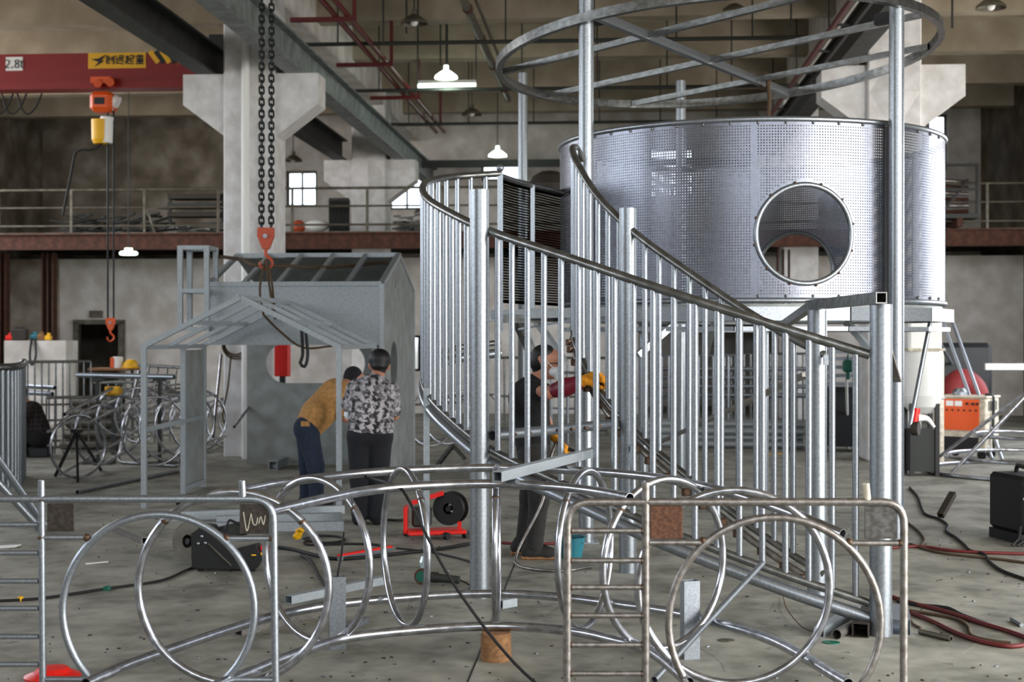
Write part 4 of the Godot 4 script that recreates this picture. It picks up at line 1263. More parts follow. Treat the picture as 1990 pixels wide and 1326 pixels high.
# ------------------------------------------------------------------ people: blended capsules meshed as surface nets
func nets(caps: Array, cell: float, blend: float) -> MB:
	var lo := Vector3(1e9, 1e9, 1e9); var hi := -lo
	for c in caps:
		var r: float = maxf(c[2], c[3]) + blend + cell * 2.0
		var rv := Vector3(r, r, r)
		lo = lo.min(c[0] - rv).min(c[1] - rv); hi = hi.max(c[0] + rv).max(c[1] + rv)
	var nx := int((hi.x - lo.x) / cell) + 2; var ny := int((hi.y - lo.y) / cell) + 2; var nz := int((hi.z - lo.z) / cell) + 2
	var f := PackedFloat32Array(); f.resize(nx * ny * nz); f.fill(9.0)
	for c in caps:
		var a: Vector3 = c[0]; var b: Vector3 = c[1]; var ra: float = c[2]; var rb: float = c[3]
		var sq_: Vector3 = c[4] if c.size() > 4 else Vector3.ONE     # flattening: distance is measured in a space stretched by this
		var r: float = maxf(ra, rb) * maxf(1.0, maxf(1.0 / sq_.x, maxf(1.0 / sq_.y, 1.0 / sq_.z))) + blend + cell * 2.0
		var l := ((a.min(b) - Vector3(r, r, r) - lo) / cell).floor(); var h := ((a.max(b) + Vector3(r, r, r) - lo) / cell).ceil()
		var ab := (b - a) * sq_; var ll := maxf(ab.length_squared(), 1e-9)
		for k in range(maxi(0, int(l.z)), mini(nz, int(h.z) + 1)):
			for j in range(maxi(0, int(l.y)), mini(ny, int(h.y) + 1)):
				var row := (k * ny + j) * nx
				for i in range(maxi(0, int(l.x)), mini(nx, int(h.x) + 1)):
					var p := (lo + Vector3(i, j, k) * cell - a) * sq_
					var t := clampf(p.dot(ab) / ll, 0.0, 1.0)
					var d := (p - ab * t).length() - (ra + (rb - ra) * t)
					var o := f[row + i]
					var hh := clampf(0.5 + 0.5 * (o - d) / blend, 0.0, 1.0)
					f[row + i] = (o + (d - o) * hh) - blend * hh * (1.0 - hh)
	var mb := MB.new()
	var at := {}
	var off := [0, 1, nx, nx + 1, nx * ny, nx * ny + 1, nx * ny + nx, nx * ny + nx + 1]
	var edges := [[0, 1], [2, 3], [4, 5], [6, 7], [0, 2], [1, 3], [4, 6], [5, 7], [0, 4], [1, 5], [2, 6], [3, 7]]
	var near := cell * 2.5
	for k in range(nz - 1):
		for j in range(ny - 1):
			var row := (k * ny + j) * nx
			for i in range(nx - 1):
				var q := row + i
				if absf(f[q]) > near: continue
				var neg := 0
				for e in off:
					if f[q + e] < 0.0: neg += 1
				if neg == 0 or neg == 8: continue
				var s := Vector3.ZERO; var m := 0
				for e in edges:
					var d0 := f[q + off[e[0]]]; var d1 := f[q + off[e[1]]]
					if (d0 < 0.0) != (d1 < 0.0):
						var t := d0 / (d0 - d1)
						var c0 := Vector3(e[0] & 1, (e[0] >> 1) & 1, e[0] >> 2); var c1 := Vector3(e[1] & 1, (e[1] >> 1) & 1, e[1] >> 2)
						s += c0.lerp(c1, t); m += 1
				var g := Vector3(
					f[q + 1] + f[q + nx + 1] + f[q + nx * ny + 1] + f[q + nx * ny + nx + 1] - f[q] - f[q + nx] - f[q + nx * ny] - f[q + nx * ny + nx],
					f[q + nx] + f[q + nx + 1] + f[q + nx * ny + nx] + f[q + nx * ny + nx + 1] - f[q] - f[q + 1] - f[q + nx * ny] - f[q + nx * ny + 1],
					f[q + nx * ny] + f[q + nx * ny + 1] + f[q + nx * ny + nx] + f[q + nx * ny + nx + 1] - f[q] - f[q + 1] - f[q + nx] - f[q + nx + 1])
				at[q] = mb.vert(lo + (Vector3(i, j, k) + s / m) * cell, g.normalized())
	var strides := [1, nx, nx * ny]
	for q in at.keys():
		for ax in 3:
			var st: int = strides[ax]
			var inside := f[q] < 0.0
			if inside == (f[q + st] < 0.0): continue
			var u: int = strides[(ax + 1) % 3]; var w: int = strides[(ax + 2) % 3]
			if not (at.has(q - u) and at.has(q - w) and at.has(q - u - w)): continue
			var A: int = at[q]; var B: int = at[q - u]; var C: int = at[q - u - w]; var D: int = at[q - w]
			if inside: mb.ix.append_array(PackedInt32Array([A, C, B, A, D, C]))
			else: mb.ix.append_array(PackedInt32Array([A, B, C, A, C, D]))
	return mb

func cloth_mat(col: Color, rough := 0.9) -> StandardMaterial3D:
	var m := mat(col, rough, 0.0, M.cloth_tex, 2.5, false)
	return m

func people_materials() -> void:
	M.cloth_tex = noise_image(256, 91, 0.03, 4, Color(0.78, 0.78, 0.78), Color(1, 1, 1), 1.6)
	M.skin = mat(Color(0.66, 0.45, 0.35), 0.55)
	M.hair = mat(Color(0.035, 0.03, 0.028), 0.55)
	M.black_cloth = cloth_mat(Color(0.045, 0.045, 0.05))
	M.worn_trousers = cloth_mat(Color(0.16, 0.15, 0.14))
	M.tan = cloth_mat(Color(0.72, 0.53, 0.30))
	M.jeans = cloth_mat(Color(0.10, 0.15, 0.23))
	M.navy = cloth_mat(Color(0.075, 0.08, 0.11))
	M.maroon = cloth_mat(Color(0.45, 0.05, 0.15), 0.45)
	M.glove = cloth_mat(Color(0.92, 0.60, 0.09))
	M.mask = mat(Color(0.86, 0.88, 0.90), 0.8)
	# splashed grey and white print of the shirt
	var size := 256
	var fn := FastNoiseLite.new(); fn.seed = 12; fn.frequency = 0.022; fn.fractal_octaves = 4
	fn.domain_warp_enabled = true; fn.domain_warp_amplitude = 28.0; fn.domain_warp_frequency = 0.02
	var src := fn.get_seamless_image(size, size)
	var im := Image.create(size, size, false, Image.FORMAT_RGB8)
	for y in size:
		for x in size:
			var t := src.get_pixel(x, y).r
			var c := Color(0.10, 0.10, 0.105)
			if t > 0.56: c = Color(0.70, 0.68, 0.69)
			elif t > 0.47: c = Color(0.40, 0.39, 0.40)
			elif t > 0.41: c = Color(0.20, 0.20, 0.21)
			im.set_pixel(x, y, c)
	M.camo = mat(Color.WHITE, 0.9, 0.0, ImageTexture.create_from_image(im), 3.0, false)
	var pl := Image.create(64, 64, false, Image.FORMAT_RGB8)
	for y in 64:
		for x in 64:
			var c := Color(0.06, 0.045, 0.05)
			if x % 16 < 3: c = c.lerp(Color(0.30, 0.22, 0.22), 0.6)
			if y % 16 < 3: c = c.lerp(Color(0.30, 0.22, 0.22), 0.6)
			pl.set_pixel(x, y, c)
	M.plaid = mat(Color.WHITE, 0.9, 0.0, ImageTexture.create_from_image(pl), 4.0, false)

func at_all(o: Vector3, caps: Array) -> Array:
	var out := []
	for c in caps:
		var e: Array = [o + c[0], o + c[1], c[2], c[3]]
		if c.size() > 4: e.append(c[4])
		out.append(e)
	return out

# a gloved or bare hand: o = wrist, dir = towards the knuckles, palm = where the palm faces, curl 0..1
func hand(o: Vector3, dir: Vector3, palm: Vector3, side: float, curl: float, s := 1.0) -> Array:
	var d := dir.normalized(); var p := (palm - d * palm.dot(d)).normalized(); var w := d.cross(p).normalized() * side
	var caps := []
	for i in 4: caps.append([o + d * 0.015 * s + w * (i - 1.5) * 0.014 * s, o + d * 0.085 * s + w * (i - 1.5) * 0.020 * s, 0.014 * s, 0.0125 * s])
	var len := [0.074, 0.083, 0.078, 0.062]
	for i in 4:
		var k: Vector3 = o + d * 0.088 * s + w * (i - 1.5) * 0.021 * s
		var a1 := curl * 1.25; var a2 := curl * 2.6
		var j1: Vector3 = k + (d * cos(a1) + p * sin(a1)) * len[i] * 0.48 * s
		var j2: Vector3 = j1 + (d * cos(a2) + p * sin(a2)) * len[i] * 0.34 * s
		var a3 := curl * 3.4
		var j3: Vector3 = j2 + (d * cos(a3) + p * sin(a3)) * len[i] * 0.24 * s
		caps.append_array([[k, j1, 0.0105 * s, 0.0098 * s], [j1, j2, 0.0098 * s, 0.009 * s], [j2, j3, 0.009 * s, 0.008 * s]])
	var tb: Vector3 = o + d * 0.028 * s + w * -0.030 * s
	var t1: Vector3 = tb + (d * 0.55 - w * 0.6 + p * 0.35).normalized() * 0.042 * s
	var t2: Vector3 = t1 + (d * 0.7 + w * 0.35 * curl + p * 0.7 * curl).normalized() * 0.034 * s
	caps.append_array([[tb, t1, 0.014 * s, 0.0115 * s], [t1, t2, 0.0112 * s, 0.0095 * s]])
	return caps

func build_people() -> void:
	people_materials()
	var V := func(x: float, y: float, z: float) -> Vector3: return Vector3(x, y, z)
	# ---- welder inside the stair, turned to the right (local +x), camera side is +z
	var o := G(1038, 1084)
	var t := thing("person", "worker in black shirt, white mask and glasses, reaching with yellow glove inside the stair", "person", o, "workers in the hall")
	var head := Vector3(0.095, 1.455, -0.02)
	var body := [
		[head + V.call(-0.012, 0.035, 0), head + V.call(-0.03, 0.03, 0), 0.088, 0.088], [head + V.call(0.035, 0.03, 0), head + V.call(0.03, -0.04, 0), 0.075, 0.066],
		[head + V.call(0.05, -0.075, 0), head + V.call(0.02, -0.07, 0), 0.048, 0.055], [head + V.call(0.098, -0.008, 0), head + V.call(0.112, -0.032, 0), 0.010, 0.014],
		[head + V.call(-0.035, -0.06, 0), V.call(0.0, 1.29, -0.02), 0.056, 0.062],
		[head + V.call(-0.012, -0.012, 0.083), head + V.call(-0.016, -0.042, 0.080), 0.017, 0.011], [head + V.call(-0.012, -0.012, -0.083), head + V.call(-0.016, -0.042, -0.080), 0.017, 0.011],
		[V.call(0.0, 1.265, 0.16), V.call(0.10, 1.245, 0.31), 0.052, 0.046], [V.call(0.10, 1.245, 0.31), V.call(0.33, 1.325, 0.40), 0.044, 0.032],
		[V.call(0.03, 1.22, -0.20), V.call(0.10, 0.98, -0.17), 0.05, 0.042], [V.call(0.10, 0.98, -0.17), V.call(0.17, 0.885, -0.02), 0.040, 0.032]]
	part(nets(at_all(o, body), 0.0095, 0.022), "body", M.skin, t)
	part(nets(at_all(o, [
		[V.call(-0.035, 1.19, 0.11), V.call(-0.035, 1.19, -0.15), 0.115, 0.115], [V.call(-0.04, 1.19, 0.0), V.call(-0.02, 0.95, 0.0), 0.155, 0.14], [V.call(-0.02, 0.95, 0.05), V.call(0.0, 0.76, 0.05), 0.13, 0.125], [V.call(-0.02, 0.95, -0.07), V.call(0.0, 0.76, -0.07), 0.13, 0.125],
		[V.call(0.0, 1.265, 0.16), V.call(0.06, 1.255, 0.215), 0.075, 0.068], [V.call(0.02, 1.24, -0.19), V.call(0.06, 1.08, -0.185), 0.07, 0.06], [V.call(-0.02, 1.28, -0.02), V.call(0.0, 1.31, -0.02), 0.075, 0.066]]), 0.014, 0.05), "shirt", M.black_cloth, t)
	part(nets(at_all(o, [
		[V.call(0.0, 0.80, 0.07), V.call(0.0, 0.80, -0.09), 0.125, 0.125], [V.call(0.0, 0.76, 0.08), V.call(0.035, 0.44, 0.09), 0.098, 0.075], [V.call(0.035, 0.44, 0.09), V.call(0.0, 0.10, 0.09), 0.072, 0.066],
		[V.call(0.0, 0.76, -0.09), V.call(-0.03, 0.44, -0.12), 0.098, 0.075], [V.call(-0.03, 0.44, -0.12), V.call(-0.07, 0.12, -0.15), 0.072, 0.066]]), 0.014, 0.035), "trousers", M.worn_trousers, t)
	for s in [[0.0, 0.09], [-0.08, -0.15]]:
		var sh := part(nets(at_all(o, [[V.call(s[0] - 0.05, 0.055, s[1]), V.call(s[0] + 0.10, 0.045, s[1]), 0.05, 0.045], [V.call(s[0] + 0.10, 0.045, s[1]), V.call(s[0] + 0.16, 0.04, s[1]), 0.045, 0.035], [V.call(s[0] - 0.02, 0.10, s[1]), V.call(s[0] - 0.01, 0.07, s[1]), 0.052, 0.05]]), 0.009, 0.03), "shoe", M.worn_trousers, t)
		part(MB.new().cbox(o + V.call(s[0] + 0.045, 0.012, s[1]), Vector3(0.29, 0.024, 0.098), 0.011), "sole", M.wood, sh)
	part(nets(at_all(o, [[head + V.call(-0.035, 0.055, 0), head + V.call(-0.05, 0.02, 0), 0.083, 0.082], [head + V.call(-0.06, -0.02, 0.0), head + V.call(-0.06, -0.05, 0), 0.062, 0.05], [head + V.call(-0.005, 0.07, 0.02), head + V.call(0.0, 0.075, -0.02), 0.062, 0.062]]), 0.008, 0.02), "hair", M.hair, t)
	part(nets(at_all(o, [[head + V.call(0.075, -0.055, 0.0), head + V.call(0.07, -0.085, 0), 0.05, 0.042], [head + V.call(0.045, -0.06, 0.035), head + V.call(0.045, -0.06, -0.035), 0.042, 0.042]]), 0.006, 0.02), "face_mask", M.mask, t)
	for z in [0.09, -0.09]:
		part(MB.new().tube(smooth([o + head + V.call(0.05, -0.045, z * 0.85), o + head + V.call(0.01, 0.0, z), o + head + V.call(-0.02, 0.005, z * 0.98)], 0.02), 0.003, 5), "mask_strap", M.mask, t)
	var gl := MB.new()
	for z in [0.036, -0.036]: gl.tube(circle(o + head + V.call(0.112, -0.005, z), 0.029, Vector3(0.25, 0, 0.97), Vector3.UP, 18), 0.0045, 6, true)
	for z in [0.066, -0.066]: gl.tube(line(o + head + V.call(0.105, 0.0, z), o + head + V.call(-0.01, -0.002, z * 1.3)), 0.0035, 5)
	gl.tube(line(o + head + V.call(0.114, 0.0, 0.010), o + head + V.call(0.114, 0.0, -0.010)), 0.004, 5)
	part(gl, "glasses", M.black, t)
	# maroon oversleeve and yellow gloves closed on the stringer and the torch
	part(nets(at_all(o, [[V.call(0.15, 1.263, 0.33), V.call(0.22, 1.285, 0.355), 0.055, 0.063], [V.call(0.22, 1.285, 0.355), V.call(0.305, 1.312, 0.39), 0.063, 0.058]]), 0.009, 0.03), "oversleeve", M.maroon, t)
	part(nets(at_all(o, [[V.call(0.325, 1.32, 0.40), V.call(0.355, 1.335, 0.41), 0.042, 0.040]] + hand(V.call(0.34, 1.335, 0.41), Vector3(0.9, 0.25, -0.1), Vector3(0.1, -0.8, -0.6), 1.0, 0.72, 1.42)), 0.0055, 0.012), "glove", M.glove, t)
	part(nets(at_all(o, [[V.call(0.15, 0.90, -0.04), V.call(0.175, 0.88, -0.01), 0.036, 0.034]] + hand(V.call(0.175, 0.88, -0.01), Vector3(0.6, -0.5, 0.5), Vector3(-0.2, -0.8, 0.3), -1.0, 0.8, 1.2)), 0.0055, 0.012), "glove", M.glove, t)
	# torch he holds, with its hose to the floor
	var th := thing("welding_torch", "welding torch in the lowered glove of the worker inside the stair", "torch", o + V.call(0.24, 0.83, 0.04))
	part(MB.new().tube(smooth([o + V.call(0.17, 0.87, 0.02), o + V.call(0.25, 0.82, 0.05), o + V.call(0.30, 0.80, 0.06)], 0.02), 0.013, 8), "handle", M.black, th)
	part(MB.new().tube(smooth([o + V.call(0.17, 0.87, 0.02), o + V.call(0.12, 0.75, 0.10), o + V.call(0.06, 0.45, 0.22), o + V.call(-0.12, 0.10, 0.30), o + V.call(-0.13, 0.015, 0.42), o + V.call(0.0, 0.012, 0.62), o + V.call(0.2, 0.012, 0.68), o + V.call(0.4, 0.012, 0.5)], 0.06), 0.011, 6), "hose", M.tarnish, th)

	# ---- man in the splashed grey shirt, back to the camera (local +z towards camera)
	o = G(715, 1020)
	t = thing("person", "man with black hair in grey splash-print shirt leaning into the house porch", "person", o, "workers in the hall")
	head = Vector3(0.085, 1.405, -0.16)
	part(nets(at_all(o, [[head + V.call(0, 0.03, 0.0), head + V.call(0.0, 0.02, -0.03), 0.088, 0.085], [head + V.call(0, -0.05, -0.05), head + V.call(0, -0.02, -0.03), 0.06, 0.075], [head + V.call(0, -0.06, 0.02), V.call(0.06, 1.25, -0.06), 0.056, 0.062],
		[head + V.call(0.085, -0.01, 0.0), head + V.call(0.083, -0.04, 0.0), 0.016, 0.011], [head + V.call(-0.085, -0.01, 0.0), head + V.call(-0.083, -0.04, 0.0), 0.016, 0.011],
		[V.call(-0.125, 1.20, -0.08), V.call(-0.194, 1.02, -0.16), 0.05, 0.042], [V.call(-0.194, 1.02, -0.16), V.call(-0.125, 1.02, -0.38), 0.04, 0.032], [V.call(0.211, 1.16, -0.06), V.call(0.219, 0.95, -0.14), 0.05, 0.042], [V.call(0.219, 0.95, -0.14), V.call(0.159, 0.98, -0.36), 0.04, 0.032]]
		+ hand(V.call(-0.125, 1.02, -0.38), Vector3(0.2, 0.1, -1), Vector3(0, -1, 0), 1.0, 0.5) + hand(V.call(0.159, 0.98, -0.36), Vector3(-0.2, 0.1, -1), Vector3(0, -1, 0), -1.0, 0.5)), 0.0105, 0.02), "body", M.skin, t)
	part(nets(at_all(o, [[V.call(-0.082, 1.17, -0.05), V.call(0.168, 1.15, -0.05), 0.105, 0.105], [V.call(0.039, 1.18, -0.04), V.call(0.030, 0.90, 0.0), 0.15, 0.14], [V.call(-0.056, 1.05, 0.0), V.call(-0.047, 0.84, 0.02), 0.115, 0.125], [V.call(0.116, 1.05, 0.0), V.call(0.099, 0.82, 0.02), 0.115, 0.125],
		[V.call(-0.116, 1.19, -0.07), V.call(-0.185, 1.05, -0.14), 0.075, 0.068], [V.call(0.193, 1.16, -0.06), V.call(0.215, 1.0, -0.12), 0.075, 0.068]]), 0.014, 0.05), "shirt", M.camo, t)
	part(nets(at_all(o, [[V.call(-0.056, 0.79, 0.02), V.call(0.099, 0.79, 0.02), 0.125, 0.125], [V.call(-0.069, 0.76, 0.02), V.call(-0.073, 0.42, 0.01), 0.112, 0.088], [V.call(-0.073, 0.42, 0.01), V.call(-0.069, 0.09, 0.03), 0.085, 0.075],
		[V.call(0.103, 0.76, 0.02), V.call(0.099, 0.42, 0.0), 0.112, 0.088], [V.call(0.099, 0.42, 0.0), V.call(0.077, 0.09, 0.03), 0.085, 0.075]]), 0.014, 0.03), "trousers", M.navy, t)
	for x in [-0.085, 0.085]:
		part(nets(at_all(o, [[V.call(x, 0.05, 0.04), V.call(x, 0.045, -0.10), 0.05, 0.045], [V.call(x, 0.045, -0.1), V.call(x, 0.04, -0.16), 0.045, 0.036], [V.call(x, 0.09, 0.03), V.call(x, 0.06, 0.0), 0.05, 0.05]]), 0.01, 0.03), "shoe", M.black_cloth, t)
	part(nets(at_all(o, [[head + V.call(0.004, 0.045, 0.01), head + V.call(0.004, 0.03, -0.02), 0.098, 0.096], [head + V.call(0.004, -0.02, 0.035), head + V.call(0.004, -0.045, 0.035), 0.075, 0.058]]), 0.009, 0.02), "hair", M.hair, t)
	solo(nets(at_all(o, [[V.call(-0.181, 0.96, -0.17), V.call(-0.159, 0.99, -0.26), 0.05, 0.055]]), 0.01, 0.02), "work_rag", M.mask, "white rag wrapped round the forearm of the man in the splash-print shirt", "rag")

	# ---- man in tan shirt bending to the right
	o = G(605, 985)
	t = thing("person", "man in tan shirt and blue jeans bending forward beside the porch post", "person", o, "workers in the hall")
	head = Vector3(0.40, 1.235, -0.24)
	part(nets(at_all(o, [[head, head + V.call(0.02, -0.02, -0.02), 0.092, 0.085], [head + V.call(0.04, -0.06, -0.02), head + V.call(0.03, -0.03, 0), 0.055, 0.07], [head + V.call(-0.03, -0.02, 0.04), V.call(0.28, 1.15, -0.14), 0.056, 0.062],
		[V.call(0.30, 1.08, 0.02), V.call(0.34, 0.86, 0.02), 0.05, 0.042], [V.call(0.34, 0.86, 0.02), V.call(0.50, 0.90, -0.14), 0.04, 0.032], [V.call(0.20, 1.10, -0.30), V.call(0.34, 0.90, -0.34), 0.05, 0.042], [V.call(0.34, 0.90, -0.34), V.call(0.52, 0.95, -0.34), 0.04, 0.032]]
		+ hand(V.call(0.50, 0.90, -0.14), Vector3(1, 0.2, -0.3), Vector3(0, -1, 0), 1.0, 0.5) + hand(V.call(0.52, 0.95, -0.34), Vector3(1, 0.1, 0), Vector3(0, -1, 0), -1.0, 0.5)), 0.0105, 0.02), "body", M.skin, t)
	part(nets(at_all(o, [[V.call(0.26, 1.09, -0.02), V.call(0.20, 1.10, -0.26), 0.108, 0.105], [V.call(0.22, 1.08, -0.12), V.call(0.06, 0.90, -0.06), 0.165, 0.165], [V.call(0.06, 0.90, 0.0), V.call(0.0, 0.80, 0.0), 0.145, 0.135], [V.call(0.02, 0.88, -0.12), V.call(-0.03, 0.80, -0.1), 0.14, 0.13],
		[V.call(0.29, 1.08, 0.02), V.call(0.335, 0.92, 0.03), 0.075, 0.068]]), 0.014, 0.05), "shirt", M.tan, t)
	part(nets(at_all(o, [[V.call(-0.04, 0.76, 0.04), V.call(-0.06, 0.76, -0.12), 0.13, 0.128], [V.call(-0.03, 0.73, 0.05), V.call(0.05, 0.40, 0.06), 0.112, 0.085], [V.call(0.05, 0.40, 0.06), V.call(0.06, 0.08, 0.06), 0.082, 0.07],
		[V.call(-0.06, 0.73, -0.12), V.call(-0.06, 0.40, -0.16), 0.112, 0.085], [V.call(-0.06, 0.40, -0.16), V.call(-0.07, 0.08, -0.18), 0.082, 0.07]]), 0.014, 0.03), "jeans", M.jeans, t)
	part(MB.new().cbox(o + V.call(-0.035, 0.815, 0.165), Vector3(0.085, 0.05, 0.008), 0.003, Basis(Vector3.UP, -0.1)), "belt_patch", M.tan, t)
	for q in [[0.08, 0.06], [-0.05, -0.18]]:
		part(nets(at_all(o, [[V.call(q[0] - 0.05, 0.05, q[1]), V.call(q[0] + 0.1, 0.045, q[1] - 0.03), 0.05, 0.045], [V.call(q[0], 0.09, q[1]), V.call(q[0], 0.06, q[1]), 0.05, 0.05]]), 0.01, 0.03), "shoe", M.black_cloth, t)
	part(nets(at_all(o, [[head + V.call(-0.02, 0.035, 0.01), head + V.call(-0.03, 0.01, 0.02), 0.092, 0.088]]), 0.009, 0.02), "cap", M.navy, t)

	# ---- man crouching behind the tube fence at the far left
	o = G(70, 888)
	t = thing("person", "man in dark plaid shirt crouching behind the upright tubes at the left edge", "person", o, "workers in the hall")
	head = Vector3(-0.22, 0.86, 0.05)
	part(nets(at_all(o, [[head, head + V.call(-0.02, -0.03, 0.0), 0.09, 0.085], [head + V.call(0.03, -0.06, 0), V.call(-0.12, 0.72, 0.0), 0.056, 0.062], [V.call(-0.05, 0.62, 0.18), V.call(-0.25, 0.42, 0.22), 0.05, 0.042], [V.call(-0.25, 0.42, 0.22), V.call(-0.40, 0.30, 0.1), 0.04, 0.032]]
		+ hand(V.call(-0.40, 0.30, 0.1), Vector3(-1, -0.3, 0), Vector3(0, -1, 0), 1.0, 0.5)), 0.012, 0.02), "body", M.skin, t)
	part(nets(at_all(o, [[V.call(-0.07, 0.64, 0.12), V.call(-0.07, 0.64, -0.14), 0.10, 0.10], [V.call(-0.06, 0.62, 0.0), V.call(0.04, 0.32, 0.0), 0.15, 0.17], [V.call(-0.05, 0.64, 0.17), V.call(-0.2, 0.47, 0.22), 0.075, 0.065]]), 0.018, 0.05), "shirt", M.plaid, t)
	part(nets(at_all(o, [[V.call(0.05, 0.26, 0.08), V.call(0.05, 0.26, -0.1), 0.13, 0.13], [V.call(0.03, 0.26, 0.1), V.call(-0.30, 0.36, 0.13), 0.1, 0.08], [V.call(-0.30, 0.36, 0.13), V.call(-0.12, 0.08, 0.12), 0.075, 0.065], [V.call(0.03, 0.26, -0.12), V.call(-0.30, 0.36, -0.15), 0.1, 0.08], [V.call(-0.30, 0.36, -0.15), V.call(-0.12, 0.08, -0.14), 0.075, 0.065]]), 0.018, 0.03), "trousers", M.black_cloth, t)
	for z in [0.12, -0.14]:
		part(nets(at_all(o, [[V.call(-0.10, 0.05, z), V.call(-0.26, 0.045, z), 0.05, 0.042]]), 0.012, 0.02), "shoe", M.black_cloth, t)
	part(nets(at_all(o, [[head + V.call(0.02, 0.035, 0.0), head + V.call(0.02, 0.0, 0.0), 0.094, 0.09]]), 0.011, 0.02), "hair", M.hair, t)
	part(MB.new().cbox(o + V.call(0.06, 0.07, 0.0), Vector3(0.28, 0.14, 0.26), 0.015), "stool", M.black, t)

# ------------------------------------------------------------------ things on the floor
func floor_cable(pts: Array, r: float, m: Material, called: String, label: String, group := "") -> MeshInstance3D:
	var w: Array = []
	for q in pts: w.append(G(q[0], q[1]) + Vector3(0, r, 0))
	return solo(cable(w, r, 6, 0.07), called, m, label, "cable", group)

func lying(a: Array, b: Array, w: float, h: float, m: Material, called: String, label: String, category: String, hollow := 0.004, group := "") -> MeshInstance3D:
	var p := G(a[0], a[1]) + Vector3(0, h * 0.5, 0); var q := G(b[0], b[1]) + Vector3(0, h * 0.5, 0)
	return solo(MB.new().bar(line(p, q), w, h, Vector3.UP, false, hollow), called, m, label, category, group)

# hoops of radius r round the line from a to b, held by straight tubes
func hoop_cage(a: Vector3, b: Vector3, r: float, n: int, twist: float, label: String, tubes := 4) -> void:
	var t := thing("hoop_cage", label, "tube frame", Vector3((a.x + b.x) * 0.5, 0, (a.z + b.z) * 0.5), "unfinished hoop frames")
	var ax := (b - a).normalized()
	var x := Vector3.UP.cross(ax).normalized(); var y := ax.cross(x)
	var tw := Basis(Vector3.UP, twist)
	for i in n:
		var c := a.lerp(b, float(i) / (n - 1))
		part(MB.new().tube(circle(c, r, tw * x, y, 36), 0.017, 8, true), "hoop", M.ring, t)
	for k in tubes:
		var an := TAU * (k + 0.35) / tubes
		var d := (x * cos(an) + y * sin(an)) * r
		part(MB.new().tube(line(a + d - ax * 0.1, b + d + ax * 0.1), 0.017, 8), "tie_tube", M.ring, t)

func railing_panel(a: Vector3, b: Vector3, h: float, gap: float, label: String, m: Material, r := 0.014, mid := 0.5) -> void:
	var t := thing("railing_panel", label, "railing", (a + b) * 0.5, "spare railing panels")
	part(MB.new().tube(line(a + Vector3(0, h, 0), b + Vector3(0, h, 0)), 0.022, 8), "top_tube", m, t)
	part(MB.new().tube(line(a + Vector3(0, 0.1, 0), b + Vector3(0, 0.1, 0)), 0.018, 8), "bottom_tube", m, t)
	if mid > 0: part(MB.new().tube(line(a + Vector3(0, h * mid, 0), b + Vector3(0, h * mid, 0)), 0.016, 8), "middle_tube", m, t)
	var n := int(a.distance_to(b) / gap)
	var me := MB.new().tube(line(Vector3.ZERO, Vector3(0, h, 0)), r, 8).mesh()
	for i in n + 1: placed(me, "bar", m, t, Transform3D(Basis.IDENTITY, a.lerp(b, float(i) / n)))

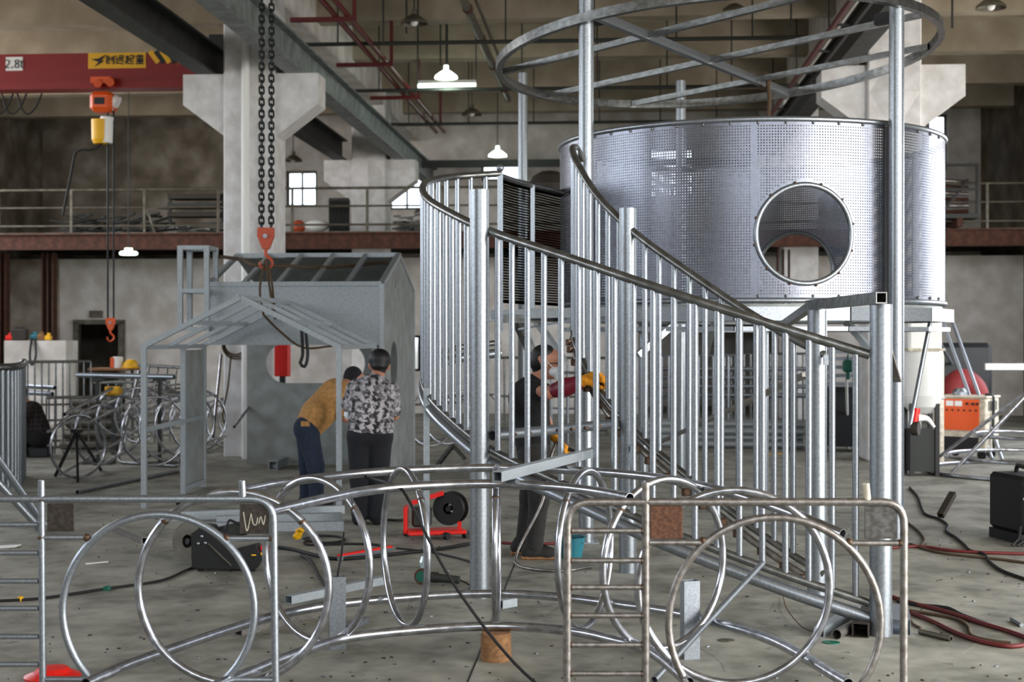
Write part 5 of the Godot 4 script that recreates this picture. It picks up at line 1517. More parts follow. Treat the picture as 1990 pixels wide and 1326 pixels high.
func build_left() -> void:
	# dense upright tube fence at the left edge
	var t := thing("tube_fence", "close row of upright galvanised tubes with curved top rail at the left edge", "railing", G(20, 938))
	var pth := [P(-120, 712, 15.2), P(-50, 712, 15.4), P(10, 714, 15.6), P(36, 712, 15.9), P(44, 708, 16.3), P(46, 704, 16.9)]
	part(MB.new().tube(smooth(pth, 0.05), 0.045, 10), "top_rail", M.rail, t)
	var ps := smooth(pth, 0.02)
	var run := 0.0
	for i in range(1, ps.size()):
		run += ps[i].distance_to(ps[i - 1])
		if run > 0.062:
			run = 0.0
			part(MB.new().tube(line(Vector3(ps[i].x, 0.0, ps[i].z), ps[i]), 0.028, 10), "upright", M.galv, t)
	for k in 2:
		solo(MB.new().tube(line(P(-60 - k * 20, 812 + k * 42, 11.6), G(86 - k * 8, 1022 + k * 6, 0.03)), 0.032, 12, false, 0.1), "leaning_tube", M.galv, ["bright tube slanting down to the floor behind the left frame, upper of two", "bright tube slanting down to the floor behind the left frame, lower of two"][k], "tube", "slanting tubes at the left edge")
	railing_panel(G(40, 872), G(176, 868), 1.28, 0.095, "unpainted railing panel standing behind the crouching man", M.steel)
	railing_panel(G(178, 866), G(330, 858), 0.95, 0.12, "lower railing panel behind the table and hoops", M.steel, 0.014, 0.55)
	railing_panel(G(90, 884), G(236, 880), 0.80, 0.11, "mesh-like railing panel with two rows of bars behind the front hoops", M.steel, 0.012, 0.6)
	# stack of thick dark pipes
	for k in 5:
		var z := G(240, 872 - k * 0).z
		solo(MB.new().tube(line(PH(120 + k * 6, 20.6, 0.09 + k * 0.155), PH(238, 20.4, 0.09 + k * 0.155)), 0.075, 12, false, 0.1), "thick_pipe", M.pipe_grey, "thick grey pipe in the stack behind the hoops, number %s from the floor" % ["one", "two", "three", "four", "five"][k], "pipe", "stack of thick pipes")
	for k in 4:
		solo(MB.new().tube(line(PH(48, 21.6, 0.80 + k * 0.0 + (0.10 if k % 2 else 0.0)), PH(92 + k * 5, 21.3 - k * 0.11, 0.80 + (0.10 if k % 2 else 0.0))), 0.035, 10, false, 0.1), "bright_pipe", M.galv, "short shiny pipe lying on the railing panel behind the crouching man", "pipe", "shiny pipes on the left rack")
	# long bright tube on stands
	var a := P(150, 729, 18.6); var b := P(338, 733, 18.2)
	solo(MB.new().tube(line(a, b), 0.034, 12, false, 0.1), "bright_tube", M.galv, "long bright horizontal tube resting on two stands behind the porch post", "tube")
	for q in [[190, 18.5], [310, 18.25]]:
		var p := PH(q[0], q[1], 0.0)
		var s := thing("pipe_stand", "black pipe stand under the long bright tube, %s" % ("left" if q[0] < 250 else "right"), "stand", p, "pipe stands")
		part(MB.new().bar(line(p, p + Vector3(0, 1.10, 0)), 0.04, 0.04), "pole", M.pipe_dark, s)
		part(MB.new().box(p + Vector3(0, 0.02, 0), Vector3(0.4, 0.04, 0.3)), "foot", M.pipe_dark, s)
		part(MB.new().box(p + Vector3(0, 1.10, 0), Vector3(0.14, 0.04, 0.1)), "cradle", M.pipe_dark, s)
	# hoop frames lying about
	hoop_cage(P(152, 868, 16.2), P(300, 790, 19.6), 0.36, 5, 0.9, "nearest unfinished hoop frame on a black tripod at the left")
	hoop_cage(P(300, 838, 16.6), P(385, 818, 18.6), 0.40, 4, 0.7, "unfinished hoop frame lying between the porch posts")
	hoop_cage(P(425, 830, 20.3), P(470, 812, 22.4), 0.38, 3, 0.5, "unfinished hoop frame at the foot of the concrete column")
	hoop_cage(P(838, 815, 20.4), P(930, 808, 22.0), 0.38, 4, 0.9, "unfinished hoop frame seen under the left curve of the stair")
	hoop_cage(P(236, 800, 19.9), P(345, 790, 21.4), 0.33, 4, 0.6, "small hoop frame behind the nearest one, left of the porch")
	for q in [[255, 812, 18.2, 345, 772, 19.0, "long slim tube slanting behind the front porch post"], [455, 830, 17.6, 500, 770, 18.8, "bright slim tube leaning between porch and column"], [430, 690, 19.0, 414, 850, 18.2, "upright slim tube leaning just right of the porch side panel"]]:
		solo(MB.new().tube(line(P(q[0], q[1], q[2]), P(q[3], q[4], q[5])), 0.02, 8, false, 0.15), "slim_tube", M.ring, q[6], "tube", "slim tubes behind the porch")
	var ap := P(149, 838, 16.6)
	var tr := thing("tripod_stand", "black three-legged stand carrying the nearest hoop frame", "stand", Vector3(ap.x, 0, ap.z))
	for q in [[107, 926], [151, 936], [196, 914]]: part(MB.new().bar(line(ap, G(q[0], q[1], 0.01)), 0.028, 0.028), "leg", M.black, tr)
	part(MB.new().box(ap, Vector3(0.12, 0.04, 0.1)), "head", M.black, tr)
	# leaning frame with rungs
	var lf := thing("tube_barrier", "tube barrier with rounded corners and short bars leaning behind the porch", "barrier", G(285, 905))
	part(MB.new().tube(rounded([P(271, 722, 19.6), G(228, 899, 0.02), G(348, 907, 0.02), P(372, 735, 19.4)], 0.12), 0.022, 10), "outer_tube", M.steel, lf)
	part(MB.new().tube(line(P(268, 710, 19.7), P(374, 716, 19.5)), 0.02, 8), "top_tube", M.steel, lf)
	part(MB.new().tube(line(P(262, 758, 19.4), P(370, 764, 19.3)), 0.018, 8), "cross_tube", M.steel, lf)
	for k in 5: part(MB.new().tube(line(P(290 + k * 18, 711 + k, 19.65), P(281 + k * 19, 760 + k, 19.35)), 0.013, 8), "bar", M.steel, lf)
	solo(MB.new().tube(line(G(150, 957, 0.02), G(345, 916, 0.02)), 0.022, 10, false, 0.1), "floor_tube", M.ring, "long round tube lying on the floor below the hoop frames", "tube")
	solo(MB.new().tube(line(P(125, 806, 16.3), P(218, 755, 18.0)), 0.02, 10, false, 0.1), "short_tube", M.ring, "bright short tube resting on the nearest hoop", "tube")
	# work table with tins
	var tb := thing("work_table", "narrow wooden work table in front of the dark doorway", "table", PH(222, 23.0, 0))
	part(MB.new().cbox(PH(222, 23.0, 1.13), Vector3(0.66, 0.04, 0.6), 0.008, hall_basis()), "tabletop", M.wood, tb)
	for x in [187, 257]:
		for d in [22.8, 23.25]: part(MB.new().bar(line(PH(x, d, 0), PH(x, d, 1.12)), 0.04, 0.04), "leg", M.pipe_dark, tb)
	solo(MB.new().lathe([Vector2(0, 0), Vector2(0.085, 0), Vector2(0.085, 0.17), Vector2(0.075, 0.18), Vector2(0, 0.18)], PH(229, 22.95, 1.15), Basis.IDENTITY, 16), "paint_tin", M.white, "white round tin on the wooden work table", "tin")
	solo(MB.new().cbox(PH(219, 22.9, 1.235), Vector3(0.06, 0.17, 0.08), 0.01), "orange_box", M.orange, "small orange box beside the white tin", "box")
	solo(MB.new().lathe([Vector2(0.15, 0), Vector2(0.125, 0.02), Vector2(0.115, 0.08), Vector2(0.06, 0.13), Vector2(0, 0.14)], PH(254, 22.95, 1.15), Basis.IDENTITY, 16), "safety_helmet", M.yellow, "yellow safety helmet at the right end of the work table", "helmet")
	var ym := thing("yellow_winch", "small yellow winch on a dark post among the pipes", "winch", PH(222, 19.9, 0))
	part(MB.new().cbox(P(222, 760, 19.9), Vector3(0.22, 0.12, 0.16), 0.03), "winch_body", M.yellow, ym)
	part(MB.new().tube(line(P(208, 752, 19.8), P(208, 766, 19.8)), 0.03, 10), "drum", M.yellow, ym)
	part(MB.new().bar(line(PH(222, 19.9, 0), PH(222, 19.9, 0.86)), 0.07, 0.07), "post", M.pipe_dark, ym)
	# masonry plinth with assorted tools on top
	var u0 := u_at(8, 26.0); var u1 := u_at(128, 26.0)
	solo(hall_box((u0 + u1) * 0.5, 0.79, 26.3, u1 - u0, 1.58, 0.6), "masonry_plinth", M.white_wall, "white rendered masonry plinth with tools on top at the far left", "plinth")
	for q in [[20, 0.10, 0.16, "red", "red_tool_box", "small red tool box on the white plinth"], [38, 0.22, 0.30, "dark_plate", "cloth_heap", "brown heap of rags on the white plinth"], [68, 0.12, 0.16, "teal", "green_tool", "green power tool on the white plinth"], [80, 0.12, 0.15, "wood", "wooden_box", "small tan wooden box on the white plinth"], [94, 0.1, 0.12, "yellow", "yellow_tin", "small yellow tin on the white plinth"]]:
		var p := PH(q[0], 27.0, 1.58)
		var mb := MB.new().cbox(p + Vector3(0, q[1] * 0.5, 0), Vector3(q[2], q[1], 0.14), 0.025)
		mb.cbox(p + Vector3(0.01, q[1] + 0.02, 0), Vector3(q[2] * 0.5, 0.05, 0.06), 0.01)
		solo(mb, q[4], M[q[3]], q[5], "tool", "tools on the white plinth")
	solo(cable([PH(61, 27.0, 1.60), PH(61, 26.72, 1.60), PH(58, 26.62, 1.3), PH(62, 26.62, 1.12), PH(70, 26.62, 1.3), PH(68, 26.72, 1.60), PH(68, 27.0, 1.60)], 0.02), "hanging_lead", M.rubber, "dark lead hanging over the front of the white plinth", "cable")
	# door sign
	solo(MB.new().box(U(u_at(186, 30.45), h_at(186, 611, 30.45), 30.47), Vector3(0.30, 0.16, 0.02), hall_basis()), "door_sign", M.pipe_grey, "small grey sign above the dark doorway", "sign")
	# coil of cable hung on the column, and a red cabinet and white post behind the house
	var cc := U(u_at(456, 19.0), h_at(456, 668, 19.0), 19.03)
	var coil := MB.new()
	for k in 3: coil.tube(circle(cc + Vector3(0.01 * k, -0.01 * k, 0.02 * k), 0.15 + 0.02 * k, hall_basis().x, Vector3.UP, 24), 0.012, 6, true)
	solo(coil, "cable_coil", M.strap, "coil of brown cable hung on the concrete column beside the house", "cable")
	solo(cable([cc + Vector3(-0.05, -0.16, 0.04), cc + Vector3(-0.09, -0.6, 0.06), cc + Vector3(-0.15, -0.95, 0.1), cc + Vector3(-0.1, -1.15, 0.12)], 0.012), "hanging_cable", M.strap, "brown cable hanging down the column below the coil", "cable")
	var rc := thing("red_cabinet", "red fire cabinet seen through the slot window of the house", "cabinet", PH(549, 18.9, 0))
	part(MB.new().cbox(PH(549, 18.9, 1.335), Vector3(0.19, 0.42, 0.14), 0.01, hall_basis()), "cabinet_body", M.red, rc)
	part(MB.new().bar(line(PH(549, 18.9, 0), PH(549, 18.9, 1.15)), 0.07, 0.07), "stand", M.pipe_dark, rc)
	solo(MB.new().cbox(PH(760, 24.0, 1.30), Vector3(0.2, 0.5, 0.2), 0.01).box(PH(760, 24.0, 0.52), Vector3(0.1, 1.05, 0.1)), "red_post_box", M.red, "red box on a post behind the house seen through its round port", "box")
	lying([530, 914], [590, 884], 0.11, 0.11, M.zinc, "square_tube_offcut", "thick square tube offcut with dark open end lying inside the house", "offcut", 0.006, "tube offcuts on the floor")
	# rectangular tubes lying in front of the house
	for q in [[330, 1012, 668, 998, "rear"], [420, 1020, 664, 1013, "middle"], [400, 1033, 668, 1031, "front"]]:
		lying([q[0], q[1]], [q[2], q[3]], 0.08, 0.075, M.zinc, "rectangular_tube", "long rectangular tube on the floor before the house, %s of three" % q[4], "tube", 0.004, "rectangular tubes before the house")
	lying([282, 1058], [215, 1030], 0.055, 0.055, M.tarnish, "square_tube_offcut", "dark square tube offcut on the floor behind the left frame", "offcut", 0.005, "tube offcuts on the floor")
	lying([560, 1174], [748, 1134], 0.06, 0.05, M.zinc, "square_tube_offcut", "pale channel offcut on the floor behind the left tube stand", "offcut", 0.004, "tube offcuts on the floor")
	lying([463, 1236], [610, 1202], 0.055, 0.055, M.tarnish, "square_tube_offcut", "square tube offcut under the rear rail of the tunnel at the left", "offcut", 0.005, "tube offcuts on the floor")
	lying([672, 1226], [712, 1210], 0.035, 0.03, M.galv, "square_tube_offcut", "short bright offcut beside the left tube stand", "offcut", 0.003, "tube offcuts on the floor")
	lying([972, 1183], [1000, 1178], 0.05, 0.05, M.zinc, "square_tube_offcut", "tiny block-like offcut at the foot of the left stair post", "offcut", 0.004, "tube offcuts on the floor")
	# triangular stand under the stair
	var ts := thing("triangle_stand", "low triangular tube stand under the left curve of the stair", "stand", G(880, 915))
	part(MB.new().bar(line(P(849, 906, 17.6), P(880, 866, 17.3)), 0.045, 0.045), "leg", M.steel, ts)
	part(MB.new().bar(line(P(882, 868, 17.3), P(904, 893, 17.0)), 0.035, 0.035), "leg", M.steel, ts)
	part(MB.new().bar(line(P(849, 908, 17.6), P(940, 906, 17.4)), 0.045, 0.045), "base_tube", M.steel, ts)
	part(MB.new().bar(line(P(904, 893, 17.0), P(904, 925, 17.0)), 0.035, 0.035), "stub_leg", M.steel, ts)
	part(MB.new().bar(line(P(858, 908, 17.6), P(858, 915, 17.6)), 0.045, 0.06), "stub_leg", M.steel, ts)

func spool(parent: Node3D, o: Vector3, ax: Vector3, r: float, w: float, flange: Material, core: Material) -> void:
	var x := ax.normalized(); var b := Basis(Vector3.UP.cross(x).normalized(), x, Vector3.UP.cross(x).normalized().cross(x))
	for s in [-1.0, 1.0]:
		part(MB.new().lathe([Vector2(r * 0.34, 0.0), Vector2(r, 0.0), Vector2(r, 0.012), Vector2(r * 0.34, 0.012), Vector2(r * 0.34, 0.0)], o + x * (s * w * 0.5 - 0.006), b, 32), "spool_flange", flange, parent)
	part(MB.new().lathe([Vector2(r * 0.34, -w * 0.5), Vector2(r * 0.34, -w * 0.48), Vector2(r * 0.8, -w * 0.45), Vector2(r * 0.8, w * 0.45), Vector2(r * 0.34, w * 0.48)], o, b, 28), "wire_coil", core, parent)
	part(MB.new().lathe([Vector2(0.0, -w * 0.55), Vector2(r * 0.16, -w * 0.55), Vector2(r * 0.16, w * 0.55), Vector2(0.0, w * 0.55)], o, b, 14), "spool_axle", M.black, parent)

func build_floor_tools() -> void:
	# black wire feeder behind the left frame
	var o := G(452, 1108)
	var t := thing("wire_feeder", "black welding wire feeder with grey spool on small wheels behind the left frame", "wire feeder", o)
	var pt := func(px: float, py: float, dz := 0.0) -> Vector3: return P(px, py, -o.z - dz)
	var side := PackedVector2Array()
	for q in [[378, 1100], [376, 1035], [398, 1020], [415, 1022], [452, 1070], [500, 1058], [512, 1080], [500, 1104]]:
		var p: Vector3 = pt.call(q[0], q[1]); side.append(Vector2(p.x, p.y))
	part(MB.new().prism(side, Vector3(0, 0, o.z - 0.09), 0.18), "housing", M.black, t)
	var sp: Vector3 = pt.call(374, 1052, -0.05)
	spool(t, sp, Vector3(-0.55, 0.1, 1), 0.138, 0.10, M.pipe_grey, M.rail)
	part(MB.new().cbox(pt.call(452, 1032, -0.1), Vector3(0.24, 0.10, 0.12), 0.02, Basis(Vector3.BACK, 0.25)), "motor", M.pipe_dark, t)
	part(MB.new().tube(rounded([pt.call(436, 1034), pt.call(445, 1010), pt.call(470, 1022), pt.call(474, 1038)], 0.02), 0.009, 6), "carry_handle", M.black, t)
	part(MB.new().bar(line(pt.call(404, 1056, 0.10), pt.call(450, 1100, 0.10)), 0.012, 0.01), "brace_strip", M.pipe_grey, t)
	for q in [[385, 1057], [399, 1056], [392, 1043]]: part(MB.new().ball(pt.call(q[0], q[1], 0.10), Vector3(0.012, 0.012, 0.008), 8, 6), "bolt_head", M.galv, t)
	for q in [[390, 1112, 0.06], [490, 1108, 0.06], [396, 1100, -0.1], [488, 1098, -0.1]]:
		var c: Vector3 = pt.call(q[0], q[1], q[2]); c.y = 0.03
		part(MB.new().tube(line(c - Vector3(0.02, 0, 0), c + Vector3(0.02, 0, 0)), 0.03, 12), "wheel", M.rubber, t)
	part(MB.new().box(pt.call(515, 1065, 0.0), Vector3(0.055, 0.035, 0.04)), "red_plug", M.red, t)
	for q in [[494, 1079], [512, 1077]]: part(MB.new().tube(line(pt.call(q[0] - 5, q[1], 0.08), pt.call(q[0] + 4, q[1], 0.08)), 0.012, 8), "brass_fitting", M.yellow, t)
	# red wire feeder beside the stair post
	o = G(850, 1046)
	t = thing("wire_feeder", "red wire feeder trolley with black wire spool left of the stair post", "wire feeder", o)
	var d := -o.z
	var rp := func(px: float, py: float, dz := 0.0) -> Vector3: return P(px, py, d - dz)
	part(MB.new().cbox(rp.call(846, 1033), Vector3(0.48, 0.035, 0.22), 0.008, Basis(Vector3.UP, 0.25)), "base_tray", M.red, t)
	part(MB.new().cbox(rp.call(789, 1010), Vector3(0.03, 0.22, 0.2), 0.006), "end_plate", M.red, t)
	part(MB.new().bar(line(rp.call(800, 978, 0.05), rp.call(862, 958, 0.05)), 0.05, 0.035), "top_arm", M.red, t)
	part(MB.new().bar(line(rp.call(893, 1030, 0.1), rp.call(893, 1014, 0.1)), 0.03, 0.02), "bracket", M.red, t)
	part(MB.new().cbox(rp.call(820, 1005), Vector3(0.16, 0.16, 0.14), 0.02), "drive_unit", M.pipe_dark, t)
	spool(t, rp.call(876, 988, 0.02), Vector3(-0.35, 0.0, 1), 0.135, 0.11, M.black, M.dark_plate)
	for q in [[790, 1044, -0.1], [868, 1050, 0.1], [905, 1036, 0.0]]:
		var c: Vector3 = rp.call(q[0], q[1], q[2]); c.y = 0.03
		part(MB.new().tube(line(c - Vector3(0.015, 0, 0.01), c + Vector3(0.015, 0, 0.01)), 0.03, 12), "wheel", M.rubber, t)
	# angle grinder
	o = G(850, 1137)
	t = thing("angle_grinder", "angle grinder with teal disc lying on the floor left of the stair post", "grinder", o)
	d = -o.z
	part(MB.new().tube(line(P(835, 1122, d), P(893, 1128, d - 0.05)), 0.032, 12, false, 0.0, 0.026), "handle_body", M.pipe_dark, t)
	part(MB.new().tube(line(P(838, 1122, d), P(852, 1123, d)), 0.036, 12), "gear_head", M.dark_plate, t)
	var gx := Vector3(-0.35, 0.05, 1).normalized()
	part(MB.new().tube(line(P(821, 1121, d), P(821, 1121, d) + gx * 0.012), 0.055, 24), "disc", M.rust_plate, t)
	part(MB.new().tube(line(P(820, 1121, d) + gx * 0.012, P(820, 1121, d) + gx * 0.016), 0.038, 20), "disc_label", M.green, t)
	part(cable([P(893, 1128, d - 0.05), P(905, 1133, d - 0.05), G(915, 1140, 0.01), G(902, 1156, 0.01)], 0.006), "power_lead", M.rubber, t)
	# bucket with scraps
	o = G(1108, 1083)
	t = thing("plastic_bucket", "teal plastic bucket of scrap behind the right frame", "bucket", o)
	part(MB.new().lathe([Vector2(0.0, 0.004), Vector2(0.088, 0.004), Vector2(0.088, 0.0), Vector2(0.113, 0.145), Vector2(0.12, 0.147), Vector2(0.12, 0.152), Vector2(0.108, 0.15), Vector2(0.09, 0.03), Vector2(0.0, 0.03)], o, Basis.IDENTITY, 28), "bucket_wall", M.teal, t)
	var scrap := MB.new()
	for i in 26: scrap.box(o + Vector3(rng.randf_range(-0.07, 0.07), rng.randf_range(0.10, 0.145), rng.randf_range(-0.07, 0.07)), Vector3(0.05, 0.012, 0.015), Basis.from_euler(Vector3(rng.randf() * 3, rng.randf() * 6, rng.randf())))
	var so := part(scrap, "metal_scraps", M.dark_plate, t); so.set_meta("kind", "stuff")
	# level, glove, rag, hat
	var lv := thing("spirit_level", "red and grey spirit level lying on the floor behind the tunnel", "level", G(706, 1078))
	var la := G(658, 1086, 0.02); var lb := G(760, 1068, 0.02)
	part(MB.new().bar(line(la, lb), 0.03, 0.03), "beam", M.galv, lv)
	part(MB.new().bar(line(la + Vector3(0, 0.022, 0), lb + Vector3(0, 0.022, 0)), 0.032, 0.014), "red_strip", M.red, lv)
	part(MB.new().box(la.lerp(lb, 0.6) + Vector3(0, 0.012, 0.016), Vector3(0.03, 0.02, 0.01)), "vial", M.teal, lv)
	var gv := G(577, 1056)
	solo(nets(at_all(gv, hand(Vector3(0, 0.03, 0), Vector3(0.2, 0.55, 0.2), Vector3(0.6, 0, 0.5), 1.0, 0.5, 1.0)), 0.006, 0.012), "work_glove", M.yellow, "yellow work glove dropped on the floor among cables", "glove")
	var ht := G(102, 1318)
	solo(MB.new().lathe([Vector2(0.0, 0.0), Vector2(0.13, 0.0), Vector2(0.135, 0.012), Vector2(0.09, 0.03), Vector2(0.07, 0.05), Vector2(0.0, 0.055)], ht, Basis.IDENTITY, 28), "red_basin", M.red, "red plastic basin on the floor at the bottom left corner", "basin")
	for q in [[188, 1096, 0.16, 0.04, "white paper strip on the floor inside the left circle", 0.2], [14, 1064, 0.18, 0.11, "crumpled white paper at the left edge of the floor", -0.1], [640, 922, 0.2, 0.14, "white sheet of paper on the floor behind the man in jeans", 0.1]]:
		var p := G(q[0], q[1])
		solo(MB.new().box(p + Vector3(0, 0.006, 0), Vector3(q[2], 0.004, q[3]), Basis.from_euler(Vector3(0.04, q[5], 0.06))), "paper_scrap", M.white, q[4], "paper", "paper scraps")
	var bd := G(858, 1100)
	solo(MB.new().lathe([Vector2(0, 0), Vector2(0.03, 0), Vector2(0.045, 0.05), Vector2(0.03, 0.09), Vector2(0, 0.1)], G(826, 1106), Basis.IDENTITY, 10), "cling_wrap", M.glass_scrap, "crumpled clear plastic wrap behind the grinder", "wrap")
	# cables on the left and middle floor
	floor_cable([[-20, 1172], [80, 1166], [200, 1148], [310, 1132], [360, 1112], [395, 1096]], 0.009, M.rubber, "floor_cable", "thin dark cable across the floor inside the left circle", "cables on the floor")
	solo(MB.new().tube(line(G(204, 1146, 0.01), G(210, 1144, 0.01)), 0.02, 8), "green_clip", M.green, "green clip on the thin cable inside the left circle", "clip")
	solo(MB.new().tube(line(G(36, 1166, 0.01), G(43, 1165, 0.01)), 0.02, 8), "yellow_clip", M.yellow, "yellow clip on the thin cable at the left", "clip")
	floor_cable([[515, 1066], [560, 1070], [600, 1080], [650, 1090], [720, 1086], [790, 1078], [860, 1070], [925, 1058]], 0.014, M.rubber, "floor_cable", "thick dark cable curving across the floor below the spirit level", "cables on the floor")
	floor_cable([[590, 1050], [620, 1044], [660, 1046], [668, 1054], [630, 1058], [596, 1054], [600, 1062], [680, 1060], [735, 1062], [745, 1068], [715, 1072]], 0.010, M.rubber, "floor_cable", "tangled dark cable beside the yellow glove", "cables on the floor")
	floor_cable([[585, 1082], [605, 1096], [620, 1125], [632, 1142]], 0.012, M.rubber, "floor_cable", "short dark cable end behind the left tube stand", "cables on the floor")
	floor_cable([[770, 1068], [810, 1072], [850, 1078], [900, 1090], [925, 1098]], 0.008, M.rubber, "floor_cable", "thin lead running past the grinder to the stair post", "cables on the floor")
	floor_cable([[955, 1056], [1000, 1060], [1060, 1060], [1100, 1058]], 0.012, M.hose_red, "red_hose", "red hose on the floor behind the worker's shoes", "cables on the floor")
	solo(MB.new().tube(smooth([P(668, 1036, 8.0), P(663, 1080, 7.8), P(656, 1118, 7.52), P(656, 1150, 7.52)], 0.05), 0.006, 6), "thin_lead", M.rubber, "thin black lead dropping into the left upright tube offcut", "cable")
	floor_cable([[700, 998], [720, 1005], [745, 1012], [775, 1014], [792, 1010]], 0.012, M.rubber, "floor_cable", "cable running from the red feeder past the man in dark trousers", "cables on the floor")

	# right floor: cables, hoses and offcuts
	floor_cable([[1768, 950], [1784, 968], [1792, 990], [1800, 1003], [1826, 1012], [1842, 1024], [1840, 1036], [1858, 1048], [1874, 1062], [1886, 1074], [1912, 1080], [1924, 1096], [1950, 1114], [2000, 1132]], 0.012, M.rubber, "floor_cable", "dark wavy cable crossing the right floor", "cables on the floor")
	floor_cable([[1730, 1068], [1790, 1066], [1850, 1074], [1920, 1078], [2000, 1080]], 0.013, M.hose_red, "red_hose", "straight red hose across the right floor", "cables on the floor")
	floor_cable([[1768, 1060], [1820, 1076], [1880, 1084], [1940, 1090], [2000, 1098]], 0.011, M.strap, "floor_cable", "olive cable beside the straight red hose", "cables on the floor")
	floor_cable([[1766, 1020], [1786, 1036], [1797, 1052], [1791, 1063]], 0.010, M.strap, "floor_cable", "short olive cable end curling beside the right frame", "cables on the floor")
	floor_cable([[1720, 1160], [1770, 1176], [1840, 1194], [1900, 1214], [1960, 1232], [1996, 1246], [1996, 1256], [1966, 1262], [1910, 1253], [1860, 1236], [1815, 1214], [1772, 1196]], 0.013, M.hose_red, "red_hose", "red hose looping in a long oval on the floor at the right", "cables on the floor")
	floor_cable([[1745, 1172], [1785, 1180], [1840, 1186], [1870, 1200], [1930, 1222], [1985, 1240]], 0.012, M.rubber, "floor_cable", "dark hose lying along the red hose loop", "cables on the floor")
	floor_cable([[1765, 1190], [1815, 1198], [1862, 1208], [1882, 1222], [1890, 1240], [1930, 1250], [1965, 1254]], 0.010, M.strap, "floor_cable", "olive hose inside the red hose loop", "cables on the floor")
	floor_cable([[1767, 1200], [1775, 1216], [1790, 1224]], 0.008, M.strap, "floor_cable", "lead of the electrode holder on the right floor", "cables on the floor")
	solo(MB.new().tube(line(G(1788, 1228, 0.016), G(1849, 1242, 0.016)), 0.016, 10, false, 0.2), "electrode_holder", M.pipe_grey, "grey electrode holder lying by the red hose loop", "holder")
	solo(MB.new().tube(line(G(1966, 1204, 0.012), G(1986, 1216, 0.012)), 0.012, 8), "bolt", M.galv, "shiny bolt lying on the floor at the right edge", "bolt")
	lying([1592, 1240], [1668, 1194], 0.06, 0.055, M.zinc, "square_tube_offcut", "square tube offcut with dark open end left of the right stair post", "offcut", 0.005, "tube offcuts on the floor")
	solo(MB.new().tube(line(G(1626, 1234, 0.028), G(1672, 1208, 0.028)), 0.028, 14, false, 0.12), "round_tube_offcut", M.tarnish, "short round tube offcut left of the right stair post", "offcut")
	solo(MB.new().bar(line(G(1672, 1226, 0.04), G(1690, 1192, 0.04)), 0.09, 0.08, Vector3.UP, false, 0.006), "box_offcut", M.dark_plate, "dark box section offcut against the right stair post", "offcut")
	solo(MB.new().bar(line(G(1752, 1220, 0.045), G(1748, 1190, 0.045)), 0.10, 0.09, Vector3.UP, false, 0.005), "box_offcut", M.galv, "bright box section offcut right of the right stair post", "offcut")
	solo(MB.new().bar(line(G(1828, 1003, 0.03), P(1852, 960, 13.1)), 0.06, 0.05, Vector3.UP, false, 0.005), "tilted_offcut", M.dark_plate, "dark square tube offcut tilted up on the right floor", "offcut")
	for q in [[1616, 1250, "green", "worn green grinding disc on the floor before the right stair post"], [1412, 1246, "pipe_grey", "grey round blank disc on the floor inside the right circle"]]:
		solo(MB.new().lathe([Vector2(0.008, 0.0), Vector2(0.045, 0.0), Vector2(0.045, 0.004), Vector2(0.008, 0.004)], G(q[0], q[1]), Basis.IDENTITY, 20), "grinding_disc", M[q[2]], q[3], "disc")
	# copper wire curls
	solo(cable([G(1522, 1160, 0.01), G(1530, 1185, 0.02), G(1560, 1220, 0.015), G(1590, 1232, 0.01)], 0.003, 5), "wire_curl", M.rust, "thin copper wire curling on the floor inside the right circle", "wire")
	# floor joint and loose bits
	solo(cable([G(905, 1336, -0.002), G(935, 1262, -0.002), G(972, 1168, -0.002), G(992, 1118, -0.002), G(1003, 1090, -0.002)], 0.006, 5), "floor_joint_filler", M.black, "dark filled joint running across the concrete floor", "joint")
	var bits := MB.new()
	for i in 230:
		var p := G(rng.randf_range(-20, 2010), 1326.0 - pow(rng.randf(), 1.3) * 330.0)
		var s := rng.randf_range(0.006, 0.022)
		bits.box(p + Vector3(0, 0.003, 0), Vector3(s, 0.005, s * rng.randf_range(0.3, 0.9)), Basis(Vector3.UP, rng.randf() * 6.0))
	var bo := solo(bits, "metal_swarf", M.dark_plate, "tiny dark chips and swarf scattered over the concrete floor", "swarf")
	bo.set_meta("kind", "stuff")
	var bits2 := MB.new()
	for i in 60:
		var p := G(rng.randf_range(-20, 2010), 1326.0 - pow(rng.randf(), 1.3) * 330.0)
		bits2.box(p + Vector3(0, 0.004, 0), Vector3(0.02, 0.006, 0.01), Basis(Vector3.UP, rng.randf() * 6.0))
	bo = solo(bits2, "bright_chips", M.galv, "bright metal chips scattered over the concrete floor", "chips")
	bo.set_meta("kind", "stuff")

